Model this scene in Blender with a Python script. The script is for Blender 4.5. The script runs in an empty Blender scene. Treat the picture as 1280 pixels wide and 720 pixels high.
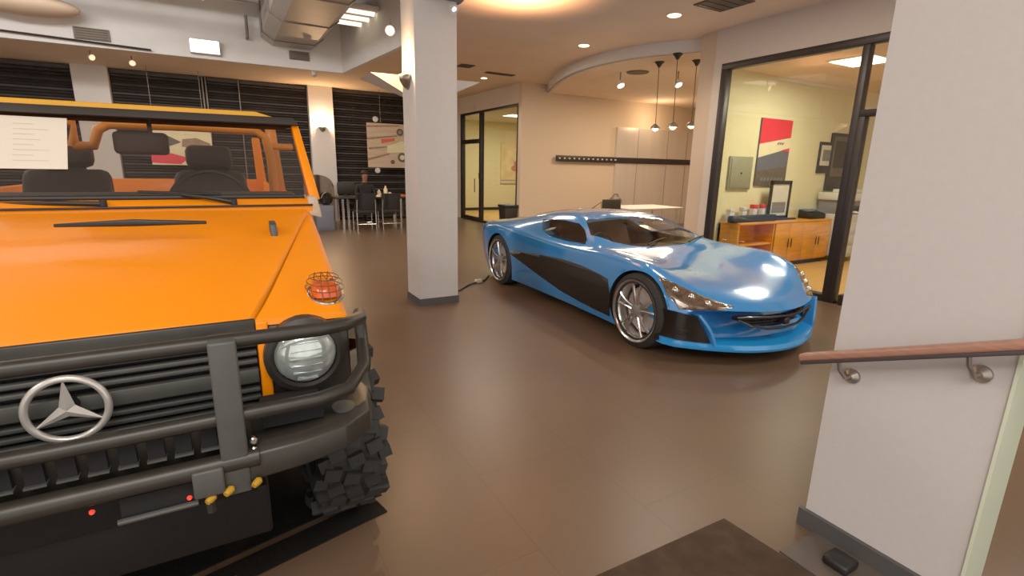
import bpy, bmesh, math, random
from mathutils import Vector, Matrix
random.seed(7)
PI = math.pi
SC = bpy.context.scene
COL = SC.collection

# ------------------------------------------------------------------ camera
H = 1.58                       # camera height over the showroom floor
F = 630.0                      # focal length in pixels of the 1280 wide frame
CR = Matrix(((0.87039081, 0.09696483, -0.48271902),
             (-0.49194075, 0.21178921, -0.84447595),
             (0.02035021, 0.97249327, 0.23204033)))
cam = bpy.data.cameras.new('camera')
cam.sensor_width = 36.0
cam.lens = 36.0 * F / 1280.0
cam.clip_start = 0.02
camo = bpy.data.objects.new('camera', cam)
COL.objects.link(camo)
camo.matrix_world = Matrix.Translation((0, 0, H)) @ CR.to_4x4()
SC.camera = camo


def _ray(px, py):
    return CR @ Vector((px - 640.0, -(py - 360.0), -F))


def onX(px, py, X):
    d = _ray(px, py); t = X / d.x
    return Vector((X, d.y * t, d.z * t + H))


def onY(px, py, Y):
    d = _ray(px, py); t = Y / d.y
    return Vector((d.x * t, Y, d.z * t + H))


def onZ(px, py, Z):
    d = _ray(px, py); t = (Z - H) / d.z
    return Vector((d.x * t, d.y * t, Z))


# ------------------------------------------------------------------ materials
def lin(c):
    return tuple((x / 12.92 if x <= 0.04045 else ((x + 0.055) / 1.055) ** 2.4) for x in c)


def rgb(*c):
    return lin([x / 255.0 for x in c])


def mat(name, col, rough=0.5, metal=0.0, var=0.06, scale=6.0, coat=0.0, bump=0.0, emit=None, es=0.0, spec=0.5,
        alpha=1.0, trans=0.0, stretch=None):
    m = bpy.data.materials.new(name)
    m.use_nodes = True
    nt = m.node_tree
    b = nt.nodes['Principled BSDF']
    tc = nt.nodes.new('ShaderNodeTexCoord')
    mp = nt.nodes.new('ShaderNodeMapping')
    if stretch: mp.inputs['Scale'].default_value = stretch
    nz = nt.nodes.new('ShaderNodeTexNoise')
    nz.inputs['Scale'].default_value = scale
    nz.inputs['Detail'].default_value = 3.0
    nt.links.new(tc.outputs['Object'], mp.inputs['Vector'])
    nt.links.new(mp.outputs['Vector'], nz.inputs['Vector'])
    cr = nt.nodes.new('ShaderNodeValToRGB')
    cr.color_ramp.elements[0].position = 0.3
    cr.color_ramp.elements[1].position = 0.7
    cr.color_ramp.elements[0].color = tuple(max(0, x * (1 - var)) for x in col) + (1,)
    cr.color_ramp.elements[1].color = tuple(min(1, x * (1 + var)) for x in col) + (1,)
    nt.links.new(nz.outputs['Fac'], cr.inputs['Fac'])
    nt.links.new(cr.outputs['Color'], b.inputs['Base Color'])
    b.inputs['Roughness'].default_value = rough
    b.inputs['Metallic'].default_value = metal
    b.inputs['Specular IOR Level'].default_value = spec
    b.inputs['Coat Weight'].default_value = coat
    b.inputs['Coat Roughness'].default_value = 0.04
    b.inputs['Alpha'].default_value = alpha
    b.inputs['Transmission Weight'].default_value = trans
    if emit:
        b.inputs['Emission Color'].default_value = tuple(emit) + (1,)
        b.inputs['Emission Strength'].default_value = es
    if bump:
        bp = nt.nodes.new('ShaderNodeBump')
        bp.inputs['Strength'].default_value = bump
        bp.inputs['Distance'].default_value = 0.01
        nt.links.new(nz.outputs['Fac'], bp.inputs['Height'])
        nt.links.new(bp.outputs['Normal'], b.inputs['Normal'])
    return m


def glassmat(name, tint, fac=0.12, rough=0.02, scale=2.0):
    """thin pane: mostly clear, tinted, with a mirror-like skin stronger at grazing angles"""
    m = bpy.data.materials.new(name)
    m.use_nodes = True
    nt = m.node_tree
    nt.nodes.remove(nt.nodes['Principled BSDF'])
    out = nt.nodes['Material Output']
    tr = nt.nodes.new('ShaderNodeBsdfTransparent')
    tr.inputs['Color'].default_value = tuple(tint) + (1,)
    gl = nt.nodes.new('ShaderNodeBsdfGlossy')
    gl.inputs['Roughness'].default_value = rough
    gl.inputs['Color'].default_value = (1, 1, 1, 1)
    lw0 = nt.nodes.new('ShaderNodeLayerWeight')
    lw0.inputs['Blend'].default_value = 0.5
    pw = nt.nodes.new('ShaderNodeMath'); pw.operation = 'POWER'; pw.inputs[1].default_value = 5.0
    nt.links.new(lw0.outputs['Facing'], pw.inputs[0])
    lw = nt.nodes.new('ShaderNodeMath'); lw.operation = 'MULTIPLY_ADD'; lw.inputs[1].default_value = 0.7; lw.inputs[2].default_value = 0.03
    nt.links.new(pw.outputs[0], lw.inputs[0])
    ad = nt.nodes.new('ShaderNodeMath'); ad.operation = 'ADD'; ad.use_clamp = True
    nz = nt.nodes.new('ShaderNodeTexNoise'); nz.inputs['Scale'].default_value = scale
    mu = nt.nodes.new('ShaderNodeMath'); mu.operation = 'MULTIPLY'; mu.inputs[1].default_value = fac
    nt.links.new(nz.outputs['Fac'], mu.inputs[0])
    nt.links.new(lw.outputs[0], ad.inputs[0])
    nt.links.new(mu.outputs[0], ad.inputs[1])
    mx = nt.nodes.new('ShaderNodeMixShader')
    nt.links.new(ad.outputs[0], mx.inputs['Fac'])
    nt.links.new(tr.outputs[0], mx.inputs[1])
    nt.links.new(gl.outputs[0], mx.inputs[2])
    nt.links.new(mx.outputs[0], out.inputs['Surface'])
    return m


def floormat():
    m = mat('floor_tile', rgb(101, 79, 60), rough=0.36, var=0.07, scale=1.6)
    nt = m.node_tree
    b = nt.nodes['Principled BSDF']
    cr = nt.nodes['Color Ramp'] if 'Color Ramp' in nt.nodes else [n for n in nt.nodes if n.type == 'VALTORGB'][0]
    tc = nt.nodes.new('ShaderNodeTexCoord')
    mp = nt.nodes.new('ShaderNodeMapping')
    mp.inputs['Location'].default_value = (0.32, 0.17, 0)
    mp.inputs['Rotation'].default_value = (0, 0, PI / 2)
    br = nt.nodes.new('ShaderNodeTexBrick')
    br.offset = 0.5
    br.inputs['Scale'].default_value = 1.0
    br.inputs['Brick Width'].default_value = 1.2
    br.inputs['Row Height'].default_value = 0.6
    br.inputs['Mortar Size'].default_value = 0.003
    br.inputs['Mortar Smooth'].default_value = 0.3
    br.inputs['Color1'].default_value = (1, 1, 1, 1)
    br.inputs['Color2'].default_value = (0.97, 0.97, 0.97, 1)
    br.inputs['Mortar'].default_value = (0.78, 0.78, 0.78, 1)
    nt.links.new(tc.outputs['Object'], mp.inputs['Vector'])
    nt.links.new(mp.outputs['Vector'], br.inputs['Vector'])
    mx = nt.nodes.new('ShaderNodeMix'); mx.data_type = 'RGBA'; mx.blend_type = 'MULTIPLY'
    mx.inputs[0].default_value = 1.0
    nt.links.new(cr.outputs['Color'], mx.inputs[6])
    nt.links.new(br.outputs['Color'], mx.inputs[7])
    nt.links.new(mx.outputs[2], b.inputs['Base Color'])
    return m


M = dict(
    floor=floormat(),
    wall=mat('wall_paint', rgb(205, 194, 184), 0.85, var=0.02, bump=0.05, scale=30),
    wallw=mat('warm_wall_paint', rgb(205, 183, 160), 0.85, var=0.02, scale=20),
    stairw=mat('stair_wall_paint', rgb(198, 191, 187), 0.85, var=0.02, bump=0.05, scale=30),
    white=mat('white_paint', rgb(214, 209, 205), 0.8, var=0.02, scale=20),
    ceil=mat('ceiling_paint', rgb(232, 206, 180), 0.9, var=0.03, scale=2),
    fascia=mat('fascia_paint', rgb(222, 220, 218), 0.85, var=0.03, scale=3),
    hceil=mat('grey_ceiling_paint', rgb(205, 202, 198), 0.9, var=0.05, scale=2),
    duct=mat('duct_metal', rgb(180, 174, 168), 0.5, 0.3, var=0.06, scale=3),
    yellow=mat('cream_office_paint', rgb(226, 214, 170), 0.85, var=0.02),
    wood=mat('honey_wood', rgb(222, 146, 50), 0.35, var=0.16, scale=3, stretch=(1, 1, 9), coat=0.2),
    woodfloor=mat('office_wood_floor', rgb(206, 160, 92), 0.35, var=0.12, scale=3, stretch=(1, 8, 1)),
    frame=mat('dark_bronze_frame', rgb(48, 42, 42), 0.4, 0.3, var=0.08),
    black=mat('black_plastic', rgb(24, 23, 22), 0.5, var=0.15, scale=30),
    under=mat('underbody_black', rgb(17, 16, 15), 0.6, var=0.15, spec=0.3),
    blackgl=mat('gloss_black', rgb(18, 17, 17), 0.15, var=0.1, coat=0.6),
    satin=mat('satin_black_metal', rgb(50, 46, 41), 0.38, 0.35, var=0.12, scale=20),
    greybar=mat('grey_coated_steel', rgb(74, 74, 70), 0.5, 0.2, var=0.08, scale=20),
    dark=mat('dark_interior', rgb(48, 42, 38), 0.7, var=0.12),
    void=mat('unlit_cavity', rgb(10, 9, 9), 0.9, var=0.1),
    rubber=mat('tyre_rubber', rgb(38, 37, 35), 0.75, var=0.15, scale=40, bump=0.2),
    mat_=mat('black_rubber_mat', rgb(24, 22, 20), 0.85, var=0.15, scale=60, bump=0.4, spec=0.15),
    brownmat=mat('brown_floor_mat', rgb(66, 50, 38), 0.8, var=0.2, scale=14, spec=0.2),
    slab=mat('grey_slate', rgb(84, 74, 66), 0.5, var=0.1),
    orange=mat('orange_car_paint', rgb(255, 142, 0), 0.38, var=0.012, coat=0.15, spec=0.25),
    orangei=mat('orange_cage_paint', rgb(226, 138, 30), 0.4, var=0.03),
    blue=mat('blue_car_paint', rgb(42, 134, 208), 0.16, 0.05, var=0.02, coat=1.0),
    bluelip=mat('bright_blue_lip_paint', rgb(30, 148, 226), 0.25, 0.05, var=0.02, coat=0.8),
    carbon=mat('black_carbon_panel', rgb(20, 17, 16), 0.35, var=0.25, scale=60, coat=0.25),
    chrome=mat('chrome', rgb(215, 212, 206), 0.16, 1.0, var=0.04),
    silver=mat('satin_silver', rgb(214, 208, 200), 0.3, 0.55, var=0.05),
    guardbrown=mat('brown_wire', rgb(104, 62, 20), 0.5),
    roofyel=mat('dark_yellow_paint', rgb(226, 160, 14), 0.5, var=0.03),
    alu=mat('polished_alloy', rgb(205, 200, 195), 0.2, 0.9, var=0.06, scale=10),
    steel=mat('brushed_steel', rgb(222, 212, 205), 0.26, 0.5, var=0.05, scale=1.2, stretch=(4, 1, 0.3)),
    blind=mat('black_blind_slat', rgb(58, 53, 51), 0.5, var=0.2, scale=3),
    tan=mat('tan_leather', rgb(120, 76, 50), 0.6, var=0.1),
    clearlens=mat('ribbed_lamp_glass', rgb(190, 200, 196), 0.08, 0.55, var=0.28, scale=22, stretch=(1, 1, 0.35), coat=1.0),
    lampinner=mat('lamp_bezel', rgb(120, 100, 84), 0.2, 0.6, var=0.4, scale=24, coat=1.0),
    amber=mat('amber_lens', rgb(226, 84, 8), 0.2, var=0.15, scale=30, coat=0.8),
    gwsglass=glassmat('windscreen_glass', (0.86, 0.83, 0.80), 0.05),
    pane=glassmat('clear_pane', (0.93, 0.95, 0.92), 0.03),
    carglass=glassmat('tinted_car_glass', (0.72, 0.66, 0.58), 0.14),
    paper=mat('white_paper', rgb(232, 222, 204), 0.8, var=0.02, emit=rgb(232, 222, 204), es=0.0),
    ink=mat('grey_print', rgb(212, 202, 185), 0.8, var=0.05),
    yel=mat('yellow_hook_paint', rgb(176, 132, 22), 0.4, var=0.1),
    red=mat('red_lamp', rgb(220, 60, 50), 0.3, emit=rgb(255, 70, 50), es=0.6),
    bluegrey=mat('blue_grey_laminate', rgb(104, 108, 122), 0.5),
    grey=mat('grey_fabric', rgb(120, 104, 92), 0.9, var=0.1, scale=30),
    greypl=mat('light_grey_plastic', rgb(208, 200, 186), 0.5),
    midgrey=mat('mid_grey_plastic', rgb(120, 116, 110), 0.5),
    elpanel=mat('grey_steel_door', rgb(150, 146, 122), 0.5, 0.1),
    skin=mat('skin', rgb(150, 104, 80), 0.6, var=0.05),
    shirt=mat('dark_shirt', rgb(36, 32, 34), 0.9, var=0.15, scale=20),
    hair=mat('dark_hair', rgb(30, 22, 18), 0.7, var=0.2, scale=40),
    handwood=mat('copper_brown_rail', rgb(164, 118, 98), 0.35, var=0.14, scale=4, stretch=(1, 1, 20)),
    raildark=mat('dark_rail_base', rgb(66, 58, 60), 0.45),
    pewter=mat('pewter_bracket', rgb(150, 140, 130), 0.35, 0.8, var=0.1),
    green=mat('green_lit_wall_end', rgb(206, 212, 186), 0.7, var=0.02),
    basebd=mat('dark_grey_baseboard', rgb(74, 72, 72), 0.5, var=0.04),
    warmlamp=mat('warm_lamp_glow', rgb(255, 230, 190), 0.5, emit=rgb(255, 214, 150), es=6),
    softlamp=mat('soft_lamp_glow', rgb(255, 210, 180), 0.5, emit=rgb(255, 190, 150), es=1.5),
    whitelamp=mat('white_lamp_glow', rgb(255, 250, 235), 0.5, emit=rgb(255, 244, 220), es=7),
    panelglow=mat('office_panel_glow', rgb(255, 250, 225), 0.5, emit=rgb(255, 248, 215), es=3.2),
    coolglow=mat('fluorescent_glow', rgb(255, 250, 235), 0.5, emit=rgb(255, 238, 205), es=1.6),
    vent=mat('grey_vent', rgb(120, 112, 104), 0.6, 0.2),
    ventd=mat('dark_vent', rgb(92, 78, 62), 0.7),
    redp=mat('poster_red', rgb(222, 50, 66), 0.5, var=0.08),
    creamp=mat('poster_cream', rgb(228, 214, 176), 0.5, var=0.05),
    slatep=mat('poster_slate', rgb(92, 94, 104), 0.5, var=0.1),
    brownp=mat('poster_brown', rgb(92, 80, 72), 0.5, var=0.25, scale=25),
    beigep=mat('poster_beige', rgb(200, 176, 150), 0.6, var=0.15, scale=5, stretch=(0.3, 1, 5)),
    palep=mat('poster_pale', rgb(230, 222, 180), 0.6, var=0.05),
    streak=mat('poster_streak', rgb(150, 122, 100), 0.6, var=0.15),
    orangep=mat('poster_orange', rgb(214, 92, 60), 0.6, var=0.1),
    artred=mat('art_rust', rgb(196, 120, 90), 0.7, var=0.12),
    artbg=mat('art_cream', rgb(226, 200, 150), 0.7, var=0.08),
)


# ------------------------------------------------------------------ mesh helpers
class MB:
    def __init__(self):
        self.bm = bmesh.new()

    def face(self, pts, mi=0):
        vs = [self.bm.verts.new(p) for p in pts]
        f = self.bm.faces.new(vs); f.material_index = mi
        return f

    def box(self, lo, hi, mi=0, R=None, pivot=None):
        x0, y0, z0 = lo; x1, y1, z1 = hi
        P = [Vector(p) for p in ((x0, y0, z0), (x1, y0, z0), (x1, y1, z0), (x0, y1, z0),
                                 (x0, y0, z1), (x1, y0, z1), (x1, y1, z1), (x0, y1, z1))]
        if R is not None:
            c = Vector(pivot) if pivot is not None else (P[0] + P[6]) / 2
            P = [R @ (p - c) + c for p in P]
        return self.hexa(P, mi)

    def hexa(self, P, mi=0):
        v = [self.bm.verts.new(p) for p in P]
        for q in ((0, 3, 2, 1), (4, 5, 6, 7), (0, 1, 5, 4), (1, 2, 6, 5), (2, 3, 7, 6), (3, 0, 4, 7)):
            f = self.bm.faces.new([v[i] for i in q]); f.material_index = mi
        return self

    def cbox(self, c, s, mi=0, R=None):
        c = Vector(c); s = Vector(s) / 2
        return self.box(c - s, c + s, mi, R)

    def ring(self, c, r, ax, n, ref=None, r2=None):
        ax = Vector(ax).normalized()
        u = Vector(ref) if ref is not None else (Vector((0, 0, 1)) if abs(ax.z) < 0.9 else Vector((1, 0, 0)))
        u = (u - ax * u.dot(ax)).normalized(); w = ax.cross(u)
        r2 = r if r2 is None else r2
        return [self.bm.verts.new(Vector(c) + u * (r * math.cos(2 * PI * i / n)) + w * (r2 * math.sin(2 * PI * i / n))) for i in range(n)]

    def bridge(self, a, b, mi=0):
        n = len(a)
        for i in range(n):
            f = self.bm.faces.new((a[i], a[(i + 1) % n], b[(i + 1) % n], b[i])); f.material_index = mi

    def cap(self, a, mi=0, flip=False):
        f = self.bm.faces.new(list(reversed(a)) if flip else a); f.material_index = mi

    def cyl(self, p0, p1, r0, r1=None, n=20, mi=0):
        r1 = r0 if r1 is None else r1
        ax = Vector(p1) - Vector(p0)
        a = self.ring(p0, r0, ax, n); b = self.ring(p1, r1, ax, n)
        self.bridge(a, b, mi); self.cap(a, mi, True); self.cap(b, mi)
        return self

    def tube(self, pts, r, n=14, mi=0, closed=False, r2=None):
        pts = [Vector(p) for p in pts]
        m = len(pts); rings = []
        ref = None
        for i in range(m):
            if closed: d = pts[(i + 1) % m] - pts[i - 1]
            else: d = pts[min(i + 1, m - 1)] - pts[max(i - 1, 0)]
            d.normalize()
            if ref is None: ref = Vector((0, 0, 1)) if abs(d.z) < 0.9 else Vector((1, 0, 0))
            ref = (ref - d * ref.dot(d)).normalized()
            rr = r[i] if isinstance(r, (list, tuple)) else r
            rings.append(self.ring(pts[i], rr, d, n, ref, r2))
        for i in range(m - 1): self.bridge(rings[i], rings[i + 1], mi)
        if closed: self.bridge(rings[-1], rings[0], mi)
        else:
            self.cap(rings[0], mi, True); self.cap(rings[-1], mi)
        return self

    def lathe(self, prof, c, ax, n=32, mi=0, caps=True):
        """prof: list of (distance along axis, radius)"""
        ax = Vector(ax).normalized(); c = Vector(c)
        rs = [self.ring(c + ax * d, max(r, 1e-4), ax, n) for d, r in prof]
        for i in range(len(rs) - 1): self.bridge(rs[i], rs[i + 1], mi)
        if caps:
            self.cap(rs[0], mi, True); self.cap(rs[-1], mi)
        return self

    def prism(self, poly, a, b, axis='y', mi=0):
        """poly: 2D points in the two other axes (cyclic order x,y,z minus axis)"""
        def P(p, t):
            if axis == 'x': return Vector((t, p[0], p[1]))
            if axis == 'y': return Vector((p[0], t, p[1]))
            return Vector((p[0], p[1], t))
        va = [self.bm.verts.new(P(p, a)) for p in poly]
        vb = [self.bm.verts.new(P(p, b)) for p in poly]
        self.bridge(va, vb, mi); self.cap(va, mi, True); self.cap(vb, mi)
        return self

    def sphere(self, c, r, n=16, m=10, mi=0, sc=(1, 1, 1)):
        c = Vector(c); rows = []
        for j in range(1, m):
            th = PI * j / m
            rows.append([self.bm.verts.new(c + Vector((r * sc[0] * math.sin(th) * math.cos(2 * PI * i / n), r * sc[1] * math.sin(th) * math.sin(2 * PI * i / n), r * sc[2] * math.cos(th)))) for i in range(n)])
        t = self.bm.verts.new(c + Vector((0, 0, r * sc[2]))); b = self.bm.verts.new(c - Vector((0, 0, r * sc[2])))
        for i in range(n):
            f = self.bm.faces.new((t, rows[0][i], rows[0][(i + 1) % n])); f.material_index = mi
            f = self.bm.faces.new((b, rows[-1][(i + 1) % n], rows[-1][i])); f.material_index = mi
        for j in range(m - 2):
            for i in range(n):
                f = self.bm.faces.new((rows[j][i], rows[j + 1][i], rows[j + 1][(i + 1) % n], rows[j][(i + 1) % n])); f.material_index = mi
        return self

    def build(self, name, mats, parent=None, bevel=0.0, smooth=False, local=False, seg=2, keep=False):
        bm = self.bm
        bmesh.ops.recalc_face_normals(bm, faces=bm.faces)
        if bevel > 0:
            es = [e for e in bm.edges if len(e.link_faces) == 2 and e.calc_face_angle(0) > 0.5]
            bmesh.ops.bevel(bm, geom=es, offset=bevel, segments=seg, profile=0.5, affect='EDGES', clamp_overlap=True)
        me = bpy.data.meshes.new(name)
        root = parent
        while root is not None and root.parent is not None: root = root.parent
        if parent is not None and not local:
            bmesh.ops.translate(bm, verts=bm.verts, vec=-Vector(root.location))
        o = bpy.data.objects.new(name, me)
        if parent is None and not keep and len(bm.verts):
            lo = Vector([min(v.co[i] for v in bm.verts) for i in range(3)])
            hi = Vector([max(v.co[i] for v in bm.verts) for i in range(3)])
            c = Vector(((lo.x + hi.x) / 2, (lo.y + hi.y) / 2, lo.z))
            bmesh.ops.translate(bm, verts=bm.verts, vec=-c)
            o.location = c
        bm.to_mesh(me); bm.free()
        for m in (mats if isinstance(mats, (list, tuple)) else [mats]): me.materials.append(m)
        if smooth or bevel > 0:
            for p in me.polygons: p.use_smooth = True
            set_sharp(me, 0.6 if smooth else 0.9)
        COL.objects.link(o)
        if parent is not None: o.parent = parent
        return o


def set_sharp(me, ang):
    bm = bmesh.new(); bm.from_mesh(me)
    for e in bm.edges:
        e.smooth = not (len(e.link_faces) == 2 and e.calc_face_angle(0) > ang)
    bm.to_mesh(me); bm.free()


def tag(o, label=None, cat=None, group=None, kind=None):
    if label: o['label'] = label
    if cat: o['category'] = cat
    if group: o['group'] = group
    if kind: o['kind'] = kind
    return o


def thing(name, label, cat, loc, group=None, rz=0.0):
    o = bpy.data.objects.new(name, None)
    o.empty_display_size = 0.1
    o.location = loc; o.rotation_euler = (0, 0, rz)
    COL.objects.link(o)
    return tag(o, label, cat, group)


def struct(o, label=None, cat=None):
    return tag(o, label, cat, kind='structure')


def copy_tree(o, parent=None):
    c = o.copy(); COL.objects.link(c); c.parent = parent
    for ch in list(o.children): copy_tree(ch, c)
    return c


def B(lo, hi): return MB().box(lo, hi)


# ------------------------------------------------------------------ room shell
RX = 6.57          # right wall plane
BY = 15.3          # rear wall plane
ZL, ZH = 3.6, 4.9  # low and high ceilings
struct(B((-8, -2.2, -0.1), (13.5, 17.5, 0)).build('floor', M['floor'], keep=True), 'dark brown large format tiled showroom floor', 'floor')

# rear wall with pilasters, blinds in front of it
struct(B((-8, BY, 0), (RX, BY + 0.2, 4.9)).build('wall_back', M['dark']), 'dark rear wall behind black blinds', 'wall')
struct(B((-8.2, -2.2, 0), (-8, BY + 0.2, 4.9)).build('wall_left', M['wall']), 'plain wall left of the orange off-roader', 'wall')

# low ceiling (over the blue car side and along the rear)
c = MB()
c.prism([(2.62, 12.5), (2.92, 9.1), (2.42, 5.9), (2.42, -2.2), (RX + 0.1, -2.2), (RX + 0.1, 5.7), (6.85, 5.85), (6.45, 6.5), (6.2, 7.2), (6.15, 8.0), (6.3, 8.9), (6.75, 10.1), (7.3, 11.2), (RX + 0.1, 11.2),
         (RX + 0.1, BY), (-8, BY), (-8, 12.5)], ZL, ZL + 0.12, 'z')
struct(c.build('ceiling', M['ceil'], keep=True), 'low tan ceiling with downlights', 'ceiling')
struct(B((-8, -2.2, ZH), (3.6, 12.8, ZH + 0.1)).build('ceiling_2', M['hceil'], keep=True), 'raised grey ceiling with exposed ducts', 'ceiling')
# fascia around the raised ceiling
c = MB()
c.hexa([Vector(p) for p in ((-8, 12.4, ZL - 0.04), (2.6, 12.4, ZL - 0.04), (2.7, 12.52, ZL - 0.04), (-8, 12.52, ZL - 0.04),
                            (-8, 12.4, ZH), (2.6, 12.4, ZH), (2.7, 12.52, ZH), (-8, 12.52, ZH))])
struct(c.build('trim_1', M['fascia'], keep=True), 'pale grey fascia along the rear of the raised ceiling', 'fascia')
c = MB()
for (xa_, ya_, xb_, yb_) in ((2.6, 12.4, 2.9, 9.1), (2.9, 9.1, 2.4, 5.9)):
    c.hexa([Vector(p) for p in ((xa_, ya_, ZL - 0.04), (xb_, yb_, ZL - 0.04), (xb_ + 0.1, yb_, ZL - 0.04), (xa_ + 0.1, ya_, ZL - 0.04),
                                (xa_, ya_, ZH), (xb_, yb_, ZH), (xb_ + 0.1, yb_, ZH), (xa_ + 0.1, ya_, ZH))])
bmesh.ops.remove_doubles(c.bm, verts=c.bm.verts, dist=0.0005)
struct(c.build('trim_2', M['fascia'], keep=True), 'pale grey fascia running towards the column', 'fascia')
struct(B((2.4, -2.2, ZL - 0.04), (2.5, 5.5, ZH)).build('trim_3', M['fascia'], keep=True), 'pale grey fascia beside the raised ceiling', 'fascia')

# column
colo = thing('column', 'square white column between the two cars', 'column', (2.1, 5.62, 0))
colo['kind'] = 'structure'
B((1.87, 5.40, 0.08), (2.345, 5.83, 4.9)).build('shaft', M['white'], colo, bevel=0.006)
B((1.862, 5.392, 0), (2.353, 5.838, 0.08)).build('baseboard', M['basebd'], colo)

# right wall: office glazing, pier, recess, back office
RW = [((RX, -2.2, 0), (RX + 0.15, 1.0, ZL)), ((RX, 1.0, 3.12), (RX + 0.15, 5.41, ZL))]
struct(B(*RW[0]).build('wall_right', M['wall'], keep=True), 'pale wall right of the office glazing', 'wall')
struct(B(*RW[1]).build('wall_right_2', M['wall'], keep=True), 'pale wall band above the office glazing', 'wall')
struct(B((RX, 5.41, 0), (RX + 0.22, 5.56, ZL)).build('wall_right_3', M['wall'], keep=True), 'narrow wall edge beside the office window', 'wall')
struct(B((RX + 0.03, 5.56, 0), (RX + 0.3, 5.86, ZL)).build('pillar', M['wallw'], keep=True), 'warm white pier between office window and bar recess', 'pillar')
struct(B((RX + 0.15, 5.56, 0), (12.9, 5.70, ZL)).build('wall_office', M['yellow'], keep=True), 'cream office wall with red and slate poster', 'wall')
struct(B((11.6, -2.2, 0), (11.75, 5.56, ZL)).build('wall_office_2', M['yellow'], keep=True), 'cream far wall of the office', 'wall')
struct(B((RX + 0.15, -2.2, 3.12), (11.6, 5.56, 3.2)).build('ceiling_office', M['ceil'], keep=True), 'office ceiling with glowing light panel', 'ceiling')
struct(B((RX + 0.1, -2.2, 0.0), (11.6, 5.56, 0.012)).build('floor_office', M['woodfloor'], keep=True), 'light honey wood office floor', 'floor')
# recess
struct(B((RX, 11.2, 0), (13.2, 11.35, ZL)).build('wall_recess', M['wallw'], keep=True), 'warm wall of the bar recess', 'wall')
struct(B((13.2, 5.7, 0), (13.35, 11.35, ZL)).build('wall_recess_2', M['wallw'], keep=True), 'far side wall of the bar recess', 'wall')
c = MB()
arc = [(6.85, 5.86), (6.45, 6.5), (6.2, 7.2), (6.15, 8.0), (6.3, 8.9), (6.75, 10.1), (7.3, 11.2)]
fine = []
for i in range(len(arc) - 1):
    p0 = Vector(arc[max(i - 1, 0)]); p1 = Vector(arc[i]); p2 = Vector(arc[i + 1]); p3 = Vector(arc[min(i + 2, len(arc) - 1)])
    for k in range(6):
        t = k / 6
        fine.append(tuple(0.5 * ((2 * p1) + (p2 - p0) * t + (2 * p0 - 5 * p1 + 4 * p2 - p3) * t * t + (3 * p1 - p0 - 3 * p2 + p3) * t ** 3)))
fine.append(arc[-1])
inner = [(x + 0.08, y) for x, y in fine]
c.prism(fine + [(13.2, 11.2), (13.2, 5.7)], 3.42, 3.47, 'z', 0)
struct(c.build('ceiling_recess', M['ceil'], keep=True), 'lower ceiling inside the bar recess', 'ceiling')
c = MB()
for i in range(len(fine) - 1):
    a, b = fine[i], fine[i + 1]
    c.hexa([Vector((a[0] - 0.01, a[1], 3.415)), Vector((b[0] - 0.01, b[1], 3.415)), Vector((b[0] + 0.09, b[1], 3.415)), Vector((a[0] + 0.09, a[1], 3.415)),
            Vector((a[0] - 0.01, a[1], 3.72)), Vector((b[0] - 0.01, b[1], 3.72)), Vector((b[0] + 0.09, b[1], 3.72)), Vector((a[0] + 0.09, a[1], 3.72))])
bmesh.ops.remove_doubles(c.bm, verts=c.bm.verts, dist=0.0005)
struct(c.build('trim_4', M['white'], keep=True, smooth=True), 'curved white soffit band over the bar recess', 'soffit')
# back office
struct(B((RX, 11.35, 3.13), (RX + 0.12, BY + 0.2, ZL)).build('wall_right_4', M['wall'], keep=True), 'wall band above the rear office glazing', 'wall')
struct(B((RX, 14.85, 0), (RX + 0.12, BY + 0.2, 3.13)).build('wall_right_5', M['wall'], keep=True), 'narrow wall end beside the rear office door', 'wall')
struct(B((RX + 0.12, 17.2, 0), (12.5, 17.35, ZL)).build('wall_rear_office', M['yellow'], keep=True), 'cream wall with artwork in the rear office', 'wall')
struct(B((12.4, 11.35, 0), (12.5, 17.2, ZL)).build('wall_rear_office_2', M['yellow'], keep=True), 'side wall of the rear office', 'wall')
struct(B((RX - 0.1, BY + 0.2, 0), (RX + 0.12, 17.35, ZL)).build('wall_rear_office_3', M['yellow'], keep=True), 'inner wall of the rear office', 'wall')
struct(B((RX + 0.1, 11.35, 3.2), (12.5, 17.2, 3.28)).build('ceiling_rear_office', M['hceil'], keep=True), 'rear office ceiling', 'ceiling')
struct(B((RX + 0.05, 11.35, 0), (12.4, 17.2, 0.012)).build('floor_rear_office', M['woodfloor'], keep=True), 'yellow wood floor of the rear office', 'floor')
struct(B((RX + 0.3, 17.17, 0.012), (12.3, 17.2, 0.11)).build('baseboard_rear_office', M['frame'], keep=True), 'dark baseboard in the rear office', 'baseboard')


# ------------------------------------------------------------------ glazing
def bar(x, y0, y1, z0, z1, d=0.09):
    return ((x - 0.02, y0, z0), (x + d, y1, z1))


w = thing('window_1', 'tall office window in dark frame behind the blue car', 'window', (RX, 4.4, 0))
w['kind'] = 'structure'
f = MB()
f.box(*bar(RX, 1.0, 5.41, 3.03, 3.12)); f.box(*bar(RX, 5.30, 5.41, 0, 3.03)); f.box(*bar(RX, 3.40, 3.48, 0, 3.03)); f.box(*bar(RX, 3.48, 5.30, 0, 0.09))
f.build('window_frame', M['frame'], w, bevel=0.006)
B((RX + 0.03, 3.48, 0.09), (RX + 0.042, 5.30, 3.03)).build('pane', M['pane'], w)
w = thing('door_1', 'glazed office door with transom next to the white stair wall', 'door', (RX, 2.5, 0))
w['kind'] = 'structure'
f = MB()
f.box(*bar(RX, 1.0, 3.40, 2.24, 2.32)); f.box(*bar(RX, 1.0, 1.1, 0, 3.03)); f.box(*bar(RX, 3.33, 3.40, 0, 2.24)); f.box(*bar(RX, 1.1, 3.28, 0, 0.13)); f.box(*bar(RX, 2.2, 2.34, 0.13, 2.24))
f.build('door_frame', M['frame'], w, bevel=0.006)
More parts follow.
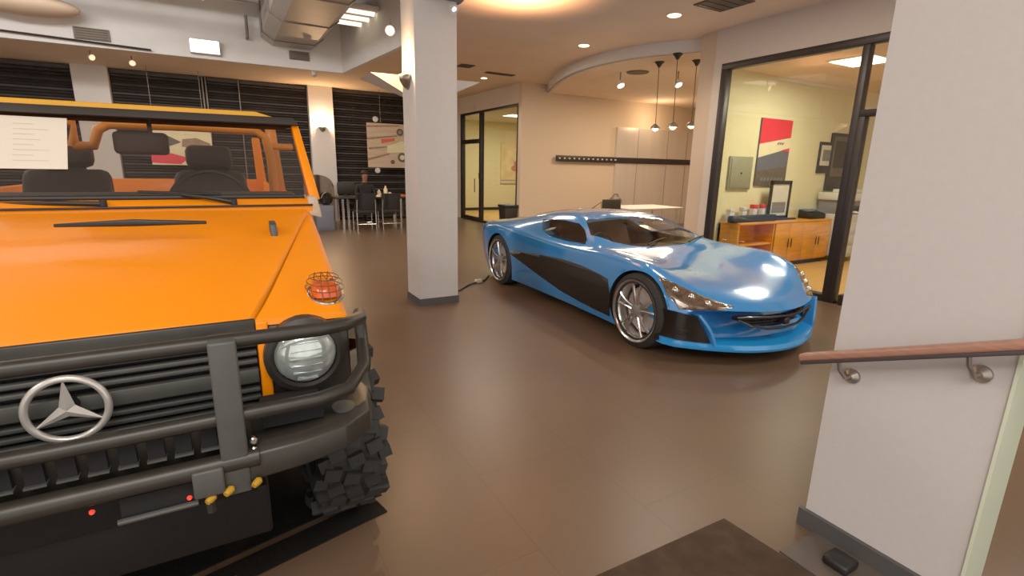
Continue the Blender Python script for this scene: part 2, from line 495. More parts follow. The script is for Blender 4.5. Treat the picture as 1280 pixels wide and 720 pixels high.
g = MB(); g.box((RX + 0.03, 1.1, 0.13), (RX + 0.042, 3.33, 2.24)); g.box((RX + 0.03, 1.1, 2.32), (RX + 0.042, 3.40, 3.03))
g.build('pane', M['pane'], w)
MB().tube([(RX - 0.06, 2.45, 0.9), (RX - 0.06, 2.45, 1.3)], 0.012).build('handle', M['chrome'], w)

w = thing('window_2', 'rear office window with artwork seen through the glass', 'window', (RX, 12.3, 0))
w['kind'] = 'structure'
f = MB()
f.box(*bar(RX, 11.35, 14.85, 3.07, 3.13)); f.box(*bar(RX, 11.35, 11.39, 0, 3.07)); f.box(*bar(RX, 13.42, 13.54, 0, 3.07)); f.box(*bar(RX, 11.39, 13.42, 0, 0.06))
f.build('window_frame', M['frame'], w, bevel=0.005)
B((RX + 0.03, 11.39, 0.06), (RX + 0.04, 13.42, 3.07)).build('pane', M['pane'], w)
w = thing('door_2', 'narrow glazed door of the rear office with dark frame', 'door', (RX, 14.1, 0))
w['kind'] = 'structure'
f = MB()
f.box(*bar(RX, 14.72, 14.85, 0, 3.07)); f.box(*bar(RX, 13.54, 14.72, 2.25, 2.37)); f.box(*bar(RX, 13.54, 14.72, 0, 0.12))
f.build('door_frame', M['frame'], w, bevel=0.005)
g = MB(); g.box((RX + 0.03, 13.54, 0.12), (RX + 0.04, 14.72, 2.25)); g.box((RX + 0.03, 13.54, 2.37), (RX + 0.04, 14.72, 3.07))
g.build('pane', M['pane'], w)
h = MB(); h.tube([(RX - 0.07, 13.72, 0.85), (RX - 0.07, 13.72, 1.25)], 0.014); h.box((RX - 0.05, 13.42, 1.25), (RX - 0.02, 13.5, 1.42))
h.build('handle', M['frame'], w)

# ------------------------------------------------------------------ rear wall: pilasters, blinds, posters
def pil(xa, xb, n):
    p = struct(B((xa, BY - 0.28, 0), (xb, BY, ZL)).build('pillar_%d' % n, M['white'], keep=True))
    return p


p = pil(-2.62, -1.98, 2); tag(p, 'white pilaster between the blinds above the orange roof', 'pillar')
p = pil(2.24, 2.86, 3); tag(p, 'white pilaster with glowing wall lamp', 'pillar')


def blind(xa, xb, label):
    m = MB(); y = BY - 0.1
    z = 0.1; k = 0
    while z < 3.5:
        a = 0.55
        m.cbox(((xa + xb) / 2, y, z), (xb - xa, 0.075, 0.006), 0 if k % 3 else 1, Matrix.Rotation(a, 3, 'X'))
        z += 0.066; k += 1
    m.box((xa, y - 0.035, 3.5), (xb, y + 0.035, 3.58))
    o = m.build('window_blind', [M['blind'], M['blind2']])
    tag(o, label, 'blind', 'black slatted blinds on the rear wall')
    return o


M['blind2'] = mat('pale_blind_slat', rgb(92, 88, 90), 0.4, var=0.2, scale=2)  # lighter tone for every third slat
blind(-7.6, -2.66, 'black slatted blind left of the white pilaster, above orange roof')
blind(-1.95, -0.2, 'black slatted blind right of the white pilaster above orange roof')
blind(-0.05, 2.21, 'black slatted blind left of the pilaster with the glowing lamp')
blind(2.9, RX - 0.03, 'black slatted blind behind the desk and hanging racing poster')
for x, l in ((-0.125, 'grey mullion between two blinds above the orange roof'), (0.62, 'thin grey rod hanging in front of the blinds')):
    m = MB(); m.box((x - 0.05, BY - 0.16, 0), (x - 0.02, BY - 0.02, 3.6)); m.box((x + 0.02, BY - 0.16, 0), (x + 0.05, BY - 0.02, 3.6))
    if x > 0:
        m.bm.free(); m = MB(); m.box((x - 0.012, BY - 0.2, 0), (x + 0.012, BY - 0.17, 3.6))
    tag(m.build('trim_5' if x < 0 else 'trim_6', M['vent'], keep=True), l, 'trim', kind='structure')


def quad_poster(m, xa, xb, za, zb, y, mi): m.box((xa, y, za), (xb, y + 0.006, zb), mi)


# poster near the column (racing scene)
PY = 14.6
a = onY(458, 153, PY); b_ = onY(462, 209, PY)
xa = a.x; zb = a.z; za = b_.z; xb = xa + 1.55
root = thing('hanging_poster', 'beige racing poster hung before the blinds beside the column', 'poster', (xa + 0.77, PY, za), 'racing posters before the blinds')
m = MB(); m.box((xa, PY, za), (xb, PY + 0.012, zb), 0)
W = xb - xa; Hh = zb - za
for (u0, v0, u1, v1, th, mi) in ((0.0, 0.62, 0.55, 0.72, 0.03, 1), (0.0, 0.15, 0.4, 0.3, 0.035, 1), (0.02, 0.4, 0.35, 0.46, 0.03, 1), (0.0, 0.9, 0.6, 0.95, 0.025, 1), (0.25, 0.55, 0.5, 0.62, 0.06, 2)):
    m.face([(xa + W * u0, PY - 0.003, za + Hh * v0), (xa + W * u1, PY - 0.003, za + Hh * v1), (xa + W * u1, PY - 0.003, za + Hh * (v1 + th)), (xa + W * u0, PY - 0.003, za + Hh * (v0 + th * 1.6))], mi)
# pale race car shape on the poster
car = [(0.35, 0.33), (0.62, 0.36), (0.95, 0.33), (0.99, 0.45), (0.8, 0.56), (0.62, 0.62), (0.5, 0.55), (0.36, 0.5)]
m.face([(xa + W * u, PY - 0.006, za + Hh * v) for u, v in car], 3)
for (cu, cv, r, mi) in ((0.63, 0.24, 0.13, 4), (0.63, 0.24, 0.07, 3), (0.6, 0.82, 0.1, 4), (0.6, 0.82, 0.05, 1), (0.45, 0.13, 0.06, 4), (0.85, 0.25, 0.09, 4)):
    m.face([(xa + W * cu + r * math.cos(2 * PI * i / 20), PY - 0.009 - 0.002 * (mi == 3) - (0.002 if r == 0.05 else 0), za + Hh * cv + r * math.sin(2 * PI * i / 20)) for i in range(20)], mi)
m.build('poster_sheet', [M['beigep'], M['streak'], M['orangep'], M['palep'], M['brownp']], root)
for (px, py) in ((469, 149), (472, 213)):
    q = onY(px, py, PY)
    MB().lathe([(0, 0.07), (0.02, 0.075), (0.03, 0.05)], (q.x, PY - 0.03, q.z), (0, 1, 0), 20).build('suction_disc', M['white'], root, smooth=True)
for t in (0.25, 0.8): MB().tube([(xa + W * t, PY + 0.012, zb - 0.02), (xa + W * t, PY + 0.012, ZL)], 0.006, 6).build('hanging_wire', M['vent'], root)

# poster seen through the off-roader windscreen
PY2 = 14.4
a = onY(184, 158, PY2); b_ = onY(268, 207, PY2)
xa, xb, zb, za = a.x, b_.x, a.z, b_.z
W = xb - xa; Hh = zb - za
root = thing('hanging_poster', 'red and cream racing poster seen through the orange windscreen', 'poster', ((xa + xb) / 2, PY2, za), 'racing posters before the blinds')
m = MB(); m.box((xa, PY2, za), (xb, PY2 + 0.012, zb), 0)
for pts, mi in ((((0.0, 0.05), (0.45, 0.02), (0.6, 0.2), (0.3, 0.32), (0.0, 0.36)), 1), (((0.1, 0.36), (0.9, 0.2), (0.95, 0.34), (0.5, 0.46)), 2), (((0.05, 0.55), (0.3, 0.5), (0.5, 0.62), (0.3, 0.78), (0.08, 0.75)), 3), (((0.5, 0.5), (0.92, 0.42), (0.98, 0.6), (0.75, 0.75), (0.52, 0.7)), 4), (((0, 0.86), (1, 0.8), (1, 0.93), (0, 0.97)), 2)):
    m.face([(xa + W * u, PY2 - 0.003 - 0.001 * mi, za + Hh * v) for u, v in pts], mi)
m.build('poster_sheet', [M['palep'], M['redp'], M['creamp'], M['brownp'], M['streak']], root)
for t in (0.1, 0.9): MB().tube([(xa + W * t, PY2 + 0.012, zb - 0.02), (xa + W * t, PY2 + 0.012, ZL)], 0.006, 6).build('hanging_wire', M['vent'], root)

# ------------------------------------------------------------------ desk corner at the rear
DY = 13.1
root = thing('desk', 'dark topped office desk on pale steel legs behind the column', 'desk', (3.25, DY + 0.3, 0))
x0, x1 = 2.42, 4.3
B((x0, DY, 0.74), (x1, DY + 0.75, 0.78)).build('desktop', M['dark'], root, bevel=0.006)
for lx in (x0 + 0.16, x0 + 0.29, x1 - 0.24):
    for ly in (DY + 0.06, DY + 0.68):
        MB().box((lx, ly, 0), (lx + 0.05, ly + 0.04, 0.74)).build('leg', M['alu'], root)
B((x0 + 0.5, DY + 0.3, 0.3), (x1 - 0.05, DY + 0.32, 0.73)).build('modesty_panel', M['black'], root)


def office_chair(x, y, label):
    r = thing('office_chair', label, 'chair', (x, y, 0), 'visitor chairs at the desk')
    MB().box((x - 0.23, y - 0.22, 0.42), (x + 0.23, y + 0.23, 0.47)).build('seat', M['shirt'], r, bevel=0.015)
    m = MB(); n = 8
    for i in range(n):
        t0, t1 = -1 + 2 * i / n, -1 + 2 * (i + 1) / n
        P = lambda t, dz, dy: Vector((x + 0.25 * t, y - 0.24 + 0.05 * t * t + dy, dz))
        m.hexa([P(t0, 0.5, 0), P(t1, 0.5, 0), P(t1, 0.5, 0.03), P(t0, 0.5, 0.03), P(t0, 0.9, -0.05), P(t1, 0.9, -0.05), P(t1, 0.9, -0.02), P(t0, 0.9, -0.02)])
    bmesh.ops.remove_doubles(m.bm, verts=m.bm.verts, dist=0.0005)
    m.build('backrest', M['shirt'], r, bevel=0.01)
    for sx in (-1, 1):
        MB().tube([(x + sx * 0.23, y + 0.2, 0), (x + sx * 0.23, y + 0.2, 0.43)], 0.013, 8).build('leg', M['alu'], r)
        MB().tube([(x + sx * 0.23, y - 0.25, 0), (x + sx * 0.23, y - 0.22, 0.43), (x + sx * 0.22, y - 0.25, 0.75)], 0.013, 8).build('leg', M['alu'], r)
    for yy in (y - 0.24, y + 0.2): MB().tube([(x - 0.23, yy, 0.15), (x + 0.23, yy, 0.15)], 0.01, 8).build('stretcher', M['alu'], r)
    return r


office_chair(3.05, 12.85, 'black visitor chair in front of the person at desk')
office_chair(3.68, 12.85, 'black visitor chair nearest the white column at desk')

# person sitting behind the desk (skinned skeleton)
def skin_mesh(joints, edges, root=0, sub=2):
    me = bpy.data.meshes.new('tmp')
    me.from_pydata([j[0] for j in joints], edges, [])
    o = bpy.data.objects.new('tmp', me); COL.objects.link(o)
    sk = o.modifiers.new('skin', 'SKIN')
    for i, j in enumerate(joints):
        v = me.skin_vertices[0].data[i]; v.radius = (j[1], j[2] if len(j) > 2 else j[1]); v.use_root = (i == root)
    ss = o.modifiers.new('sub', 'SUBSURF'); ss.levels = sub; ss.render_levels = sub
    dg = bpy.context.evaluated_depsgraph_get()
    nm = bpy.data.meshes.new_from_object(o.evaluated_get(dg))
    bpy.data.objects.remove(o); bpy.data.meshes.remove(me)
    return nm


def person(x, y):
    r = thing('person', 'person in dark clothes sitting behind the desk, facing the showroom', 'person', (x, y, 0))
    J = [((0, 0.0, 0.52), 0.15, 0.12), ((0, 0.01, 0.72), 0.14, 0.11), ((0, 0.0, 0.95), 0.17, 0.12), ((0, -0.01, 1.06), 0.11, 0.09), ((0, -0.02, 1.14), 0.055), ((0, -0.04, 1.22), 0.075, 0.08), ((0, -0.045, 1.31), 0.085, 0.095), ((0, -0.03, 1.38), 0.06, 0.07)]
    E = [(i, i + 1) for i in range(7)]
    for s in (-1, 1):
        b = len(J)
        J += [((s * 0.19, 0, 1.02), 0.065), ((s * 0.26, -0.04, 0.80), 0.05), ((s * 0.2, -0.3, 0.79), 0.038), ((s * 0.14, -0.42, 0.785), 0.035, 0.02), ((s * 0.12, -0.5, 0.78), 0.02, 0.014)]
        E += [(2, b), (b, b + 1), (b + 1, b + 2), (b + 2, b + 3), (b + 3, b + 4)]
        c = len(J)
        J += [((s * 0.1, -0.08, 0.5), 0.095), ((s * 0.13, -0.42, 0.5), 0.065), ((s * 0.13, -0.42, 0.12), 0.045), ((s * 0.13, -0.52, 0.05), 0.04, 0.03)]
        E += [(0, c), (c, c + 1), (c + 1, c + 2), (c + 2, c + 3)]
    me = skin_mesh([((j[0][0], j[0][1], j[0][2]),) + tuple(j[1:]) for j in J], E)
    me.materials.clear()
    me.materials.append(M['shirt']); me.materials.append(M['skin'])
    for p in me.polygons:
        cz = p.center
        p.material_index = 1 if (cz.z > 1.12 or (cz.y < -0.36 and 0.72 < cz.z < 0.86)) else 0
        p.use_smooth = True
    o = bpy.data.objects.new('body', me); COL.objects.link(o); o.parent = r
    m = MB(); m.sphere((0, -0.02, 1.36), 0.1, sc=(0.95, 1.1, 0.75))
    m.build('hair', M['hair'], r, local=True, smooth=True)
    m = MB(); m.prism([(-0.018, 1.255), (0.018, 1.255), (0.0, 1.31)], -0.15, -0.12, 'y'); m.build('nose', M['skin'], r, local=True, bevel=0.004)
    return r


person(3.42, DY + 1.12)
root = thing('office_chair', 'dark swivel chair under the seated person at the desk', 'chair', (3.42, DY + 1.28, 0))
B((3.18, DY + 0.95, 0.34), (3.66, DY + 1.36, 0.39)).build('seat', M['black'], root, bevel=0.015)
B((3.2, DY + 1.36, 0.45), (3.64, DY + 1.41, 1.0)).build('backrest', M['black'], root, bevel=0.02)
MB().cyl((3.42, DY + 1.15, 0.05), (3.42, DY + 1.15, 0.34), 0.03).build('pedestal', M['alu'], root)
m = MB()
for k in range(5):
    a_ = 2 * PI * k / 5
    m.tube([(3.42, DY + 1.15, 0.08), (3.42 + 0.27 * math.cos(a_), DY + 1.15 + 0.27 * math.sin(a_), 0.04)], 0.018, 8)
    m.sphere((3.42 + 0.27 * math.cos(a_), DY + 1.15 + 0.27 * math.sin(a_), 0.025), 0.025, 10, 6)
m.build('star_base', M['black'], root)

# things on the desk
def bottle(x, y, h, r, label, mt):
    t = thing('bottle', label, 'bottle', (x, y, 0.78))
    MB().lathe([(0, r), (h * 0.6, r), (h * 0.75, r * 0.45), (h * 0.9, r * 0.4)], (x, y, 0.78), (0, 0, 1), 14).build('bottle_body', mt, t, smooth=True)
    MB().cyl((x, y, 0.78 + h * 0.9), (x, y, 0.78 + h), r * 0.5, n=12).build('cap', M['dark'], t)


bottle(3.76, DY + 0.3, 0.3, 0.05, 'taller pale bottle standing on the desk', M['creamp'])
bottle(3.6, DY + 0.35, 0.2, 0.045, 'shorter pale bottle on the desk near the person', M['beigep'])
m = MB()
hs = [0.03, 0.05, 0.07, 0.09, 0.08, 0.06, 0.05, 0.07, 0.10, 0.12, 0.10, 0.07, 0.04]
P0 = [(3.46 + 0.46 * i / 12, DY + 0.06 + 0.02 * math.sin(i * 2.3)) for i in range(13)]
for i in range(12):
    (xa_, ya_), (xb_, yb_) = P0[i], P0[i + 1]
    m.hexa([Vector(q) for q in ((xa_, ya_, 0.782), (xb_, yb_, 0.782), (xb_, yb_ + 0.16, 0.782), (xa_, ya_ + 0.16, 0.782), (xa_, ya_ + 0.03, 0.782 + hs[i]), (xb_, yb_ + 0.03, 0.782 + hs[i + 1]), (xb_, yb_ + 0.12, 0.782 + hs[i + 1] * .8), (xa_, ya_ + 0.12, 0.782 + hs[i] * .8))])
bmesh.ops.remove_doubles(m.bm, verts=m.bm.verts, dist=0.0005)
tag(m.build('paper_pile', M['creamp']), 'crumpled cream paper pile on the desk front edge', 'papers')
tag(B((4.02, DY + 0.05, 0.78), (4.22, DY + 0.3, 0.83)).build('folder', M['orangep'], bevel=0.005), 'small orange folder on the desk end by the column', 'folder')
root = thing('computer_monitor', 'dark computer monitor on the desk left of the person', 'monitor', (2.75, DY + 0.35, 0.78))
B((2.54, DY + 0.33, 0.85), (2.98, DY + 0.36, 1.13)).build('screen', M['black'], root, bevel=0.008)
m = MB(); m.box((2.73, DY + 0.36, 0.785), (2.79, DY + 0.39, 0.95)); m.box((2.66, DY + 0.28, 0.78), (2.86, DY + 0.45, 0.79)); m.build('stand', M['black'], root)

# storage by the pilaster
root = thing('low_cabinet', 'blue grey low cabinet at the foot of the pilaster', 'cabinet', (2.12, 13.1, 0))
B((1.92, 12.9, 0.0), (2.34, 13.35, 0.60)).build('carcass', M['bluegrey'], root, bevel=0.008)
B((1.94, 12.885, 0.04), (2.32, 12.9, 0.57)).build('door', M['bluegrey'], root, bevel=0.004)
root = thing('tub_chair', 'rounded brown grey tub chair behind the blue grey cabinet', 'chair', (2.2, 14.0, 0))
m = MB(); n = 18
for i in range(n):
    a0, a1 = PI * i / n, PI * (i + 1) / n
    def Q(a_, r, z): return Vector((2.2 + 0.72 * r * math.cos(a_), 14.0 + 0.7 * r * math.sin(a_), z))
    def hz(a_): return 0.85 + 0.45 * math.sin(a_) ** 0.5 if 0 < a_ < PI else 0.85
    m.hexa([Q(a0, 0.5, 0.12), Q(a1, 0.5, 0.12), Q(a1, 0.4, 0.12), Q(a0, 0.4, 0.12), Q(a0, 0.52, hz(a0)), Q(a1, 0.52, hz(a1)), Q(a1, 0.43, hz(a1)), Q(a0, 0.43, hz(a0))])
bmesh.ops.remove_doubles(m.bm, verts=m.bm.verts, dist=0.0005)
m.build('shell', M['grey'], root, smooth=True)
B((1.93, 13.72, 0.12), (2.47, 14.2, 0.5)).build('seat', M['grey'], root, bevel=0.04)
for sx in (1.96, 2.44):
    for sy in (13.75, 14.15): MB().cyl((sx, sy, 0), (sx, sy, 0.12), 0.02).build('leg', M['black'], root)
m = MB(); m.lathe([(0, 0.08), (0.05, 0.14), (0.16, 0.17), (0.26, 0.12), (0.3, 0.07)], (2.2, 13.12, 0.605), (0, 0, 1), 20)
tag(m.build('round_vase', M['blackgl'], smooth=True), 'round dark vase on the blue grey cabinet', 'vase')

# ------------------------------------------------------------------ ceilings: ducts, lights, vents
root = thing('air_duct', 'large flat grey air duct under the raised ceiling', 'duct', (1.55, 9.5, 3.95))
m = MB()
m.prism([(1.0, 4.08), (1.2, 3.95), (1.95, 3.95), (2.12, 4.08), (2.12, 4.6), (1.0, 4.6)], 6.6, 12.36, 'y')
m.build('duct_body', M['duct'], root)
for y in (7.0, 8.6, 10.2, 11.8):
    MB().prism([(0.98, 4.07), (1.19, 3.935), (1.96, 3.935), (2.14, 4.07), (2.14, 4.62), (0.98, 4.62)], y, y + 0.04, 'y').build('flange', M['vent'], root)
root = thing('air_duct', 'grey cross duct in front of the rear fascia', 'duct', (-2.5, 11.6, 4.35))
m = MB(); m.box((-7.9, 10.6, 4.42), (0.9, 11.4, 4.85)); m.build('duct_body', M['hceil'], root, bevel=0.03)
m = MB(); m.tube([(-7.9, 10.2, 4.25), (0.85, 10.4, 4.25)], 0.05, 12); m.build('pipe', M['vent'], root, smooth=True)
m = MB(); m.tube([(0.75, 12.36, 4.02), (0.75, 12.2, 4.02), (0.75, 12.2, 4.42)], 0.03, 10); m.build('bracket', M['vent'], root, smooth=True)
m = MB(); m.sphere((0, 0, 0), 1.0, 32, 16, sc=(0.75, 0.4, 0.16)); bmesh.ops.translate(m.bm, verts=m.bm.verts, vec=(-2.55, 11.9, 4.03))
tag(m.build('ceiling_canopy', M['ceil'], smooth=True), 'rounded tan canopy hanging at the upper left corner', 'ceiling panel')

def fluor(x, y, z, lx, ly, label):
    r = thing('ceiling_light', label, 'light', (x, y, z), 'fluorescent lights under the raised ceiling')
    B((x - lx / 2, y - ly / 2, z), (x + lx / 2, y + ly / 2, z + 0.06)).build('housing', M['white'], r, bevel=0.01)
    for k in range(3):
        yy = y - ly / 2 + ly * (k + 0.5) / 3
        MB().tube([(x - lx / 2 + 0.05, yy, z - 0.012), (x + lx / 2 - 0.05, yy, z - 0.012)], 0.05, 12).build('light_tube', M['coolglow'], r)


fluor(2.5, 10.6, 4.3, 0.62, 1.3, 'glowing tubes standing in for the lit surface between duct and fascia near the column')  # added glowing tubes standing in for light on the duct and ceiling
fluor(-0.45, 9.9, 4.1, 1.1, 0.35, 'fluorescent light at the top left of the raised ceiling')


def vent(px, py, w, h, label, y=12.39):
    c = onY(px, py, y)
    r = thing('wall_vent', label, 'vent', (c.x, y, c.z - h / 2), 'vents in the grey fascia')
    B((c.x - w / 2, y - 0.03, c.z - h / 2), (c.x + w / 2, y + 0.005, c.z + h / 2)).build('frame', M['vent'], r, bevel=0.005)
    m = MB()
    for k in range(5):
        zz = c.z - h / 2 + h * (k + 0.5) / 5
        m.cbox((c.x, y - 0.035, zz), (w * 0.9, 0.012, h * 0.1))
    m.build('louvres', M['ventd'], r)


vent(115, 43, 0.52, 0.2, 'grey louvred vent in fascia above the orange roof')
vent(374, 70, 0.4, 0.17, 'lower grey louvred vent in fascia near the column')
vent(374, 54, 0.46, 0.22, 'upper faint louvred vent in fascia near the column')
c = onY(256, 59, 12.33)
root = thing('spotlight', 'bright square floodlight on the grey fascia', 'light', (c.x, 12.35, c.z))
B((c.x - 0.26, 12.26, c.z - 0.13), (c.x + 0.26, 12.4, c.z + 0.13)).build('housing', M['white'], root, bevel=0.01)
B((c.x - 0.24, 12.245, c.z - 0.11), (c.x + 0.24, 12.262, c.z + 0.11)).build('lens', M['whitelamp'], root)
m = MB(); m.tube([(-8, 12.33, 3.72), (-3, 12.33, 3.66), (-0.9, 12.33, 3.60)], 0.018, 8)
tag(m.build('cable', M['frame'], smooth=True), 'dark cable sagging along the grey fascia', 'cable')


def spot(px, py, z, label, tilt=(0, 0, -1), s=0.09, lampm='warmlamp', grp='spotlights near the blinds'):
    c = onZ(px, py, z)
    r = thing('spotlight', label, 'light', (c.x, c.y, z), grp)
    d = Vector(tilt).normalized()
    MB().lathe([(0, s * 0.5), (s * 0.5, s * 0.7), (s * 1.5, s), (s * 1.52, s * 0.86)], c - d * s * 0.75, d, 20).build('shade', M['white'], r, smooth=True)
    MB().lathe([(0, s * 0.8), (0.01, s * 0.8)], c + d * s * 0.78, d, 20).build('bulb', M[lampm], r)
    MB().cyl((c.x, c.y, c.z), (c.x, c.y, min(ZL, c.z + 0.3)), 0.012, n=8).build('stem', M['vent'], r)
    return c


spot(113, 71, 3.48, 'pinkish spotlight left of a second one over the orange roof', (0.6, -0.7, -0.3), 0.06, 'softlamp')
spot(165, 78, 3.48, 'amber spotlight over the orange roof', (0.2, -0.9, -0.4), 0.06, 'softlamp')
spot(488, 38, 3.45, 'spotlight on the fascia beside the column', (-0.4, -0.9, -0.3), 0.07)
spot(392, 92, 3.5, 'dim spotlight above the glowing pilaster', (0.3, -0.5, -0.9), 0.06, 'white')

# downlights
def downlight(px, py, label, z=ZL, r=0.085, glow='warmlamp', power=22, col=(1, 0.82, 0.6)):
    c = onZ(px, py, z)
    t = thing('downlight', label, 'light', (c.x, c.y, z - 0.012), 'recessed downlights')
    MB().lathe([(0, r * 1.25), (0.012, r * 1.25)], (c.x, c.y, z - 0.012), (0, 0, 1), 24).build('trim_ring', M['white'], t)
    MB().lathe([(0, r), (0.006, r)], (c.x, c.y, z - 0.019), (0, 0, 1), 24).build('lens', M[glow], t)
    if power:
        l = bpy.data.lights.new('downlight_lamp', 'SPOT'); l.energy = power; l.color = col; l.spot_size = 2.4; l.spot_blend = 0.8; l.shadow_soft_size = 0.06
        o = bpy.data.objects.new('downlight_lamp', l); COL.objects.link(o); o.location = (c.x, c.y, z - 0.05)


downlight(843, 18, 'round downlight nearest the office wall above the blue car', power=60)
downlight(730, 56, 'round downlight in front of the curved soffit', power=60)
downlight(605, 97, 'round downlight before the rear office window', r=0.07, power=40)
downlight(656, 82, 'tiny dim downlight beside the slot vent', r=0.03, glow='white', power=0)
for px, py, w_, h_, lab in ((625, 92, 0.7, 0.16, 'dark slot vent in low ceiling before the rear office'), (905, 3, 0.5, 0.5, 'brown square ceiling vent near the office wall'), (582, 82, 0.3, 0.3, 'small dark ceiling vent beside the column')):
    c = onZ(px, py, ZL)
    r = thing('ceiling_vent', lab, 'vent', (c.x, c.y, ZL - 0.015), 'ceiling vents')
    B((c.x - w_ / 2, c.y - h_ / 2, ZL - 0.015), (c.x + w_ / 2, c.y + h_ / 2, ZL + 0.002)).build('frame', M['ventd'], r)
    m = MB()
    for k in range(4): m.box((c.x - w_ * 0.45, c.y - h_ / 2 + h_ * (k + 0.35) / 4, ZL - 0.02), (c.x + w_ * 0.45, c.y - h_ / 2 + h_ * (k + 0.65) / 4, ZL - 0.014))
    m.build('slats', M['frame'], r)

# wall lamps
def pt(loc, e, col, r=0.04, name='lamp'):
    l = bpy.data.lights.new(name, 'POINT'); l.energy = e; l.color = col; l.shadow_soft_size = r
    o = bpy.data.objects.new(name, l); COL.objects.link(o); o.location = loc
    return o


def sconce(x, y, z, d, label, e):
    d = Vector(d)
    r = thing('wall_lamp', label, 'lamp', (x, y, z), 'half cup wall lamps')
    m = MB(); n = 14
    side = Vector((0, 0, 1)).cross(d)
    rows = []
    for (h, rad) in ((0, 0.015), (0.03, 0.055), (0.09, 0.09), (0.15, 0.10)):
        rows.append([m.bm.verts.new(Vector((x, y, z + h)) + d * (rad * math.sin(PI * i / n)) * 1.0 + side * (rad * math.cos(PI * i / n))) for i in range(n + 1)])
    for a_, b2 in zip(rows, rows[1:]):
        for i in range(n): m.bm.faces.new((a_[i], a_[i + 1], b2[i + 1], b2[i]))
    o = m.build('cup', M['pewter'], r, smooth=True)
    sd = o.modifiers.new('solid', 'SOLIDIFY'); sd.thickness = 0.006
    MB().sphere(Vector((x, y, z + 0.1)) + d * 0.05, 0.022, 12, 8).build('bulb', M['warmlamp'], r)
    pt(Vector((x, y, z + 0.22)) + d * 0.09, e, (1, 0.60, 0.30), 0.03, 'sconce_lamp')


sconce(2.55, BY - 0.28, 2.42, (0, -1, 0), 'half cup wall lamp glowing on the rear pilaster', 60)
q = onY(507, 112, 5.63)
sconce(1.87, 5.63, q.z, (-1, 0, 0), 'half cup wall lamp glowing on the column side', 42)
# inverted pyramid shade behind the column
root = thing('pyramid_lampshade', 'white inverted pyramid shade behind the column top', 'shade', (2.1, 6.55, 2.5))
a = onY(463, 90, 6.15); b_ = onY(600, 103, 6.15)
m = MB(); top = [Vector((a.x, 6.15, a.z)), Vector((b_.x, 6.15, b_.z)), Vector((b_.x, 6.7, b_.z)), Vector((a.x, 6.7, a.z))]
ap = Vector(((a.x + b_.x) / 2, 6.3, a.z - 0.30))
v = [m.bm.verts.new(p) for p in top]; t_ = m.bm.verts.new(ap)
for i in range(4): m.bm.faces.new((v[i], v[(i + 1) % 4], t_))
m.bm.faces.new(list(reversed(v)))
m.build('shade', M['white'], root)
m = MB(); m.tube([((a.x + b_.x) / 2, 6.4, a.z - 0.01), ((a.x + b_.x) / 2, 6.4, ZL + 0.3)], 0.012, 8); m.build('hanging_stem', M['vent'], root)
# lamps at the column head
root = thing('glass_disc_lamp', 'grey glass disc lamp at the top of the column', 'lamp', (2.1, 5.45, 3.2))
m = MB(); m.lathe([(0, 0.3), (0.03, 0.33), (0.05, 0.3)], (2.1, 5.42, 3.26), (0, 0, 1), 28); m.build('glass_disc', M['bluegrey'], root, smooth=True)
c = onY(563, 4, 5.3)
root = thing('spotlight', 'white spotlight at the upper right edge of the column', 'light', (c.x, c.y, c.z))
MB().lathe([(0, 0.02), (0.05, 0.04), (0.1, 0.05)], c, (0.1, -0.6, -0.6), 16).build('shade', M['white'], root, smooth=True)
MB().sphere(c + Vector((0.01, -0.06, -0.06)), 0.026, 12, 8).build('bulb', M['whitelamp'], root)
sp = bpy.data.lights.new('column_uplight', 'SPOT'); sp.energy = 190; sp.color = (1, 0.52, 0.26); sp.spot_size = 2.2; sp.spot_blend = 1.0; sp.shadow_soft_size = 0.08
o = bpy.data.objects.new('column_uplight', sp); COL.objects.link(o); o.location = (3.35, 5.75, 2.9); o.rotation_euler = (PI, 0, 0)

# ------------------------------------------------------------------ bar recess
struct(B((9.58, 11.12, 0.0), (12.9, 11.2, 2.72)).build('wall_steel', M['steel'], keep=True), 'brushed steel panels on the recess wall', 'wall panel')
m = MB()
for x in (10.35, 11.5, 12.3): m.box((x, 11.112, 0), (x + 0.012, 11.121, 2.72))
struct(m.build('trim_7', M['midgrey'], keep=True), 'thin joints between the steel panels', 'trim')
root = thing('coat_rail', 'long dark wall rail with a row of small pegs', 'coat rail', (10.0, 11.15, 1.76))
m = MB(); m.box((7.57, 11.08, 1.765), (12.75, 11.12, 1.92)); m.build('rail', M['dark2'] if 'dark2' in M else M['frame'], root, bevel=0.004)
for k in range(13):
    x = 7.66 + k * 0.155
    MB().lathe([(0, 0.02), (0.03, 0.02), (0.04, 0.012)], (x, 11.08, 1.845), (0, -1, 0), 12).build('peg', M['white'], root, smooth=True)


def pendant(cx, cy, cz, lx, lz, label):
    r = thing('pendant_lamp', label, 'lamp', (cx, cy, lz), 'pendant lamps in the bar recess')
    MB().lathe([(0, 0.02), (0.05, 0.05), (0.09, 0.09)], (cx, cy, 3.42 - 0.09), (0, 0, 1), 18).build('canopy', M['frame'], r, smooth=True)
    MB().tube([(cx, cy, 3.34), (lx, cy, lz + 0.07)], 0.006, 6).build('cord', M['frame'], r)
    MB().lathe([(0, 0.09), (0.04, 0.075), (0.08, 0.03)], (lx, cy, lz), (0, 0, 1), 18).build('lamp_shade', M['pewter'], r, smooth=True)
    MB().sphere((lx, cy, lz), 0.055, 12, 8, sc=(1, 1, 0.7)).build('bulb', M['warmlamp'], r)


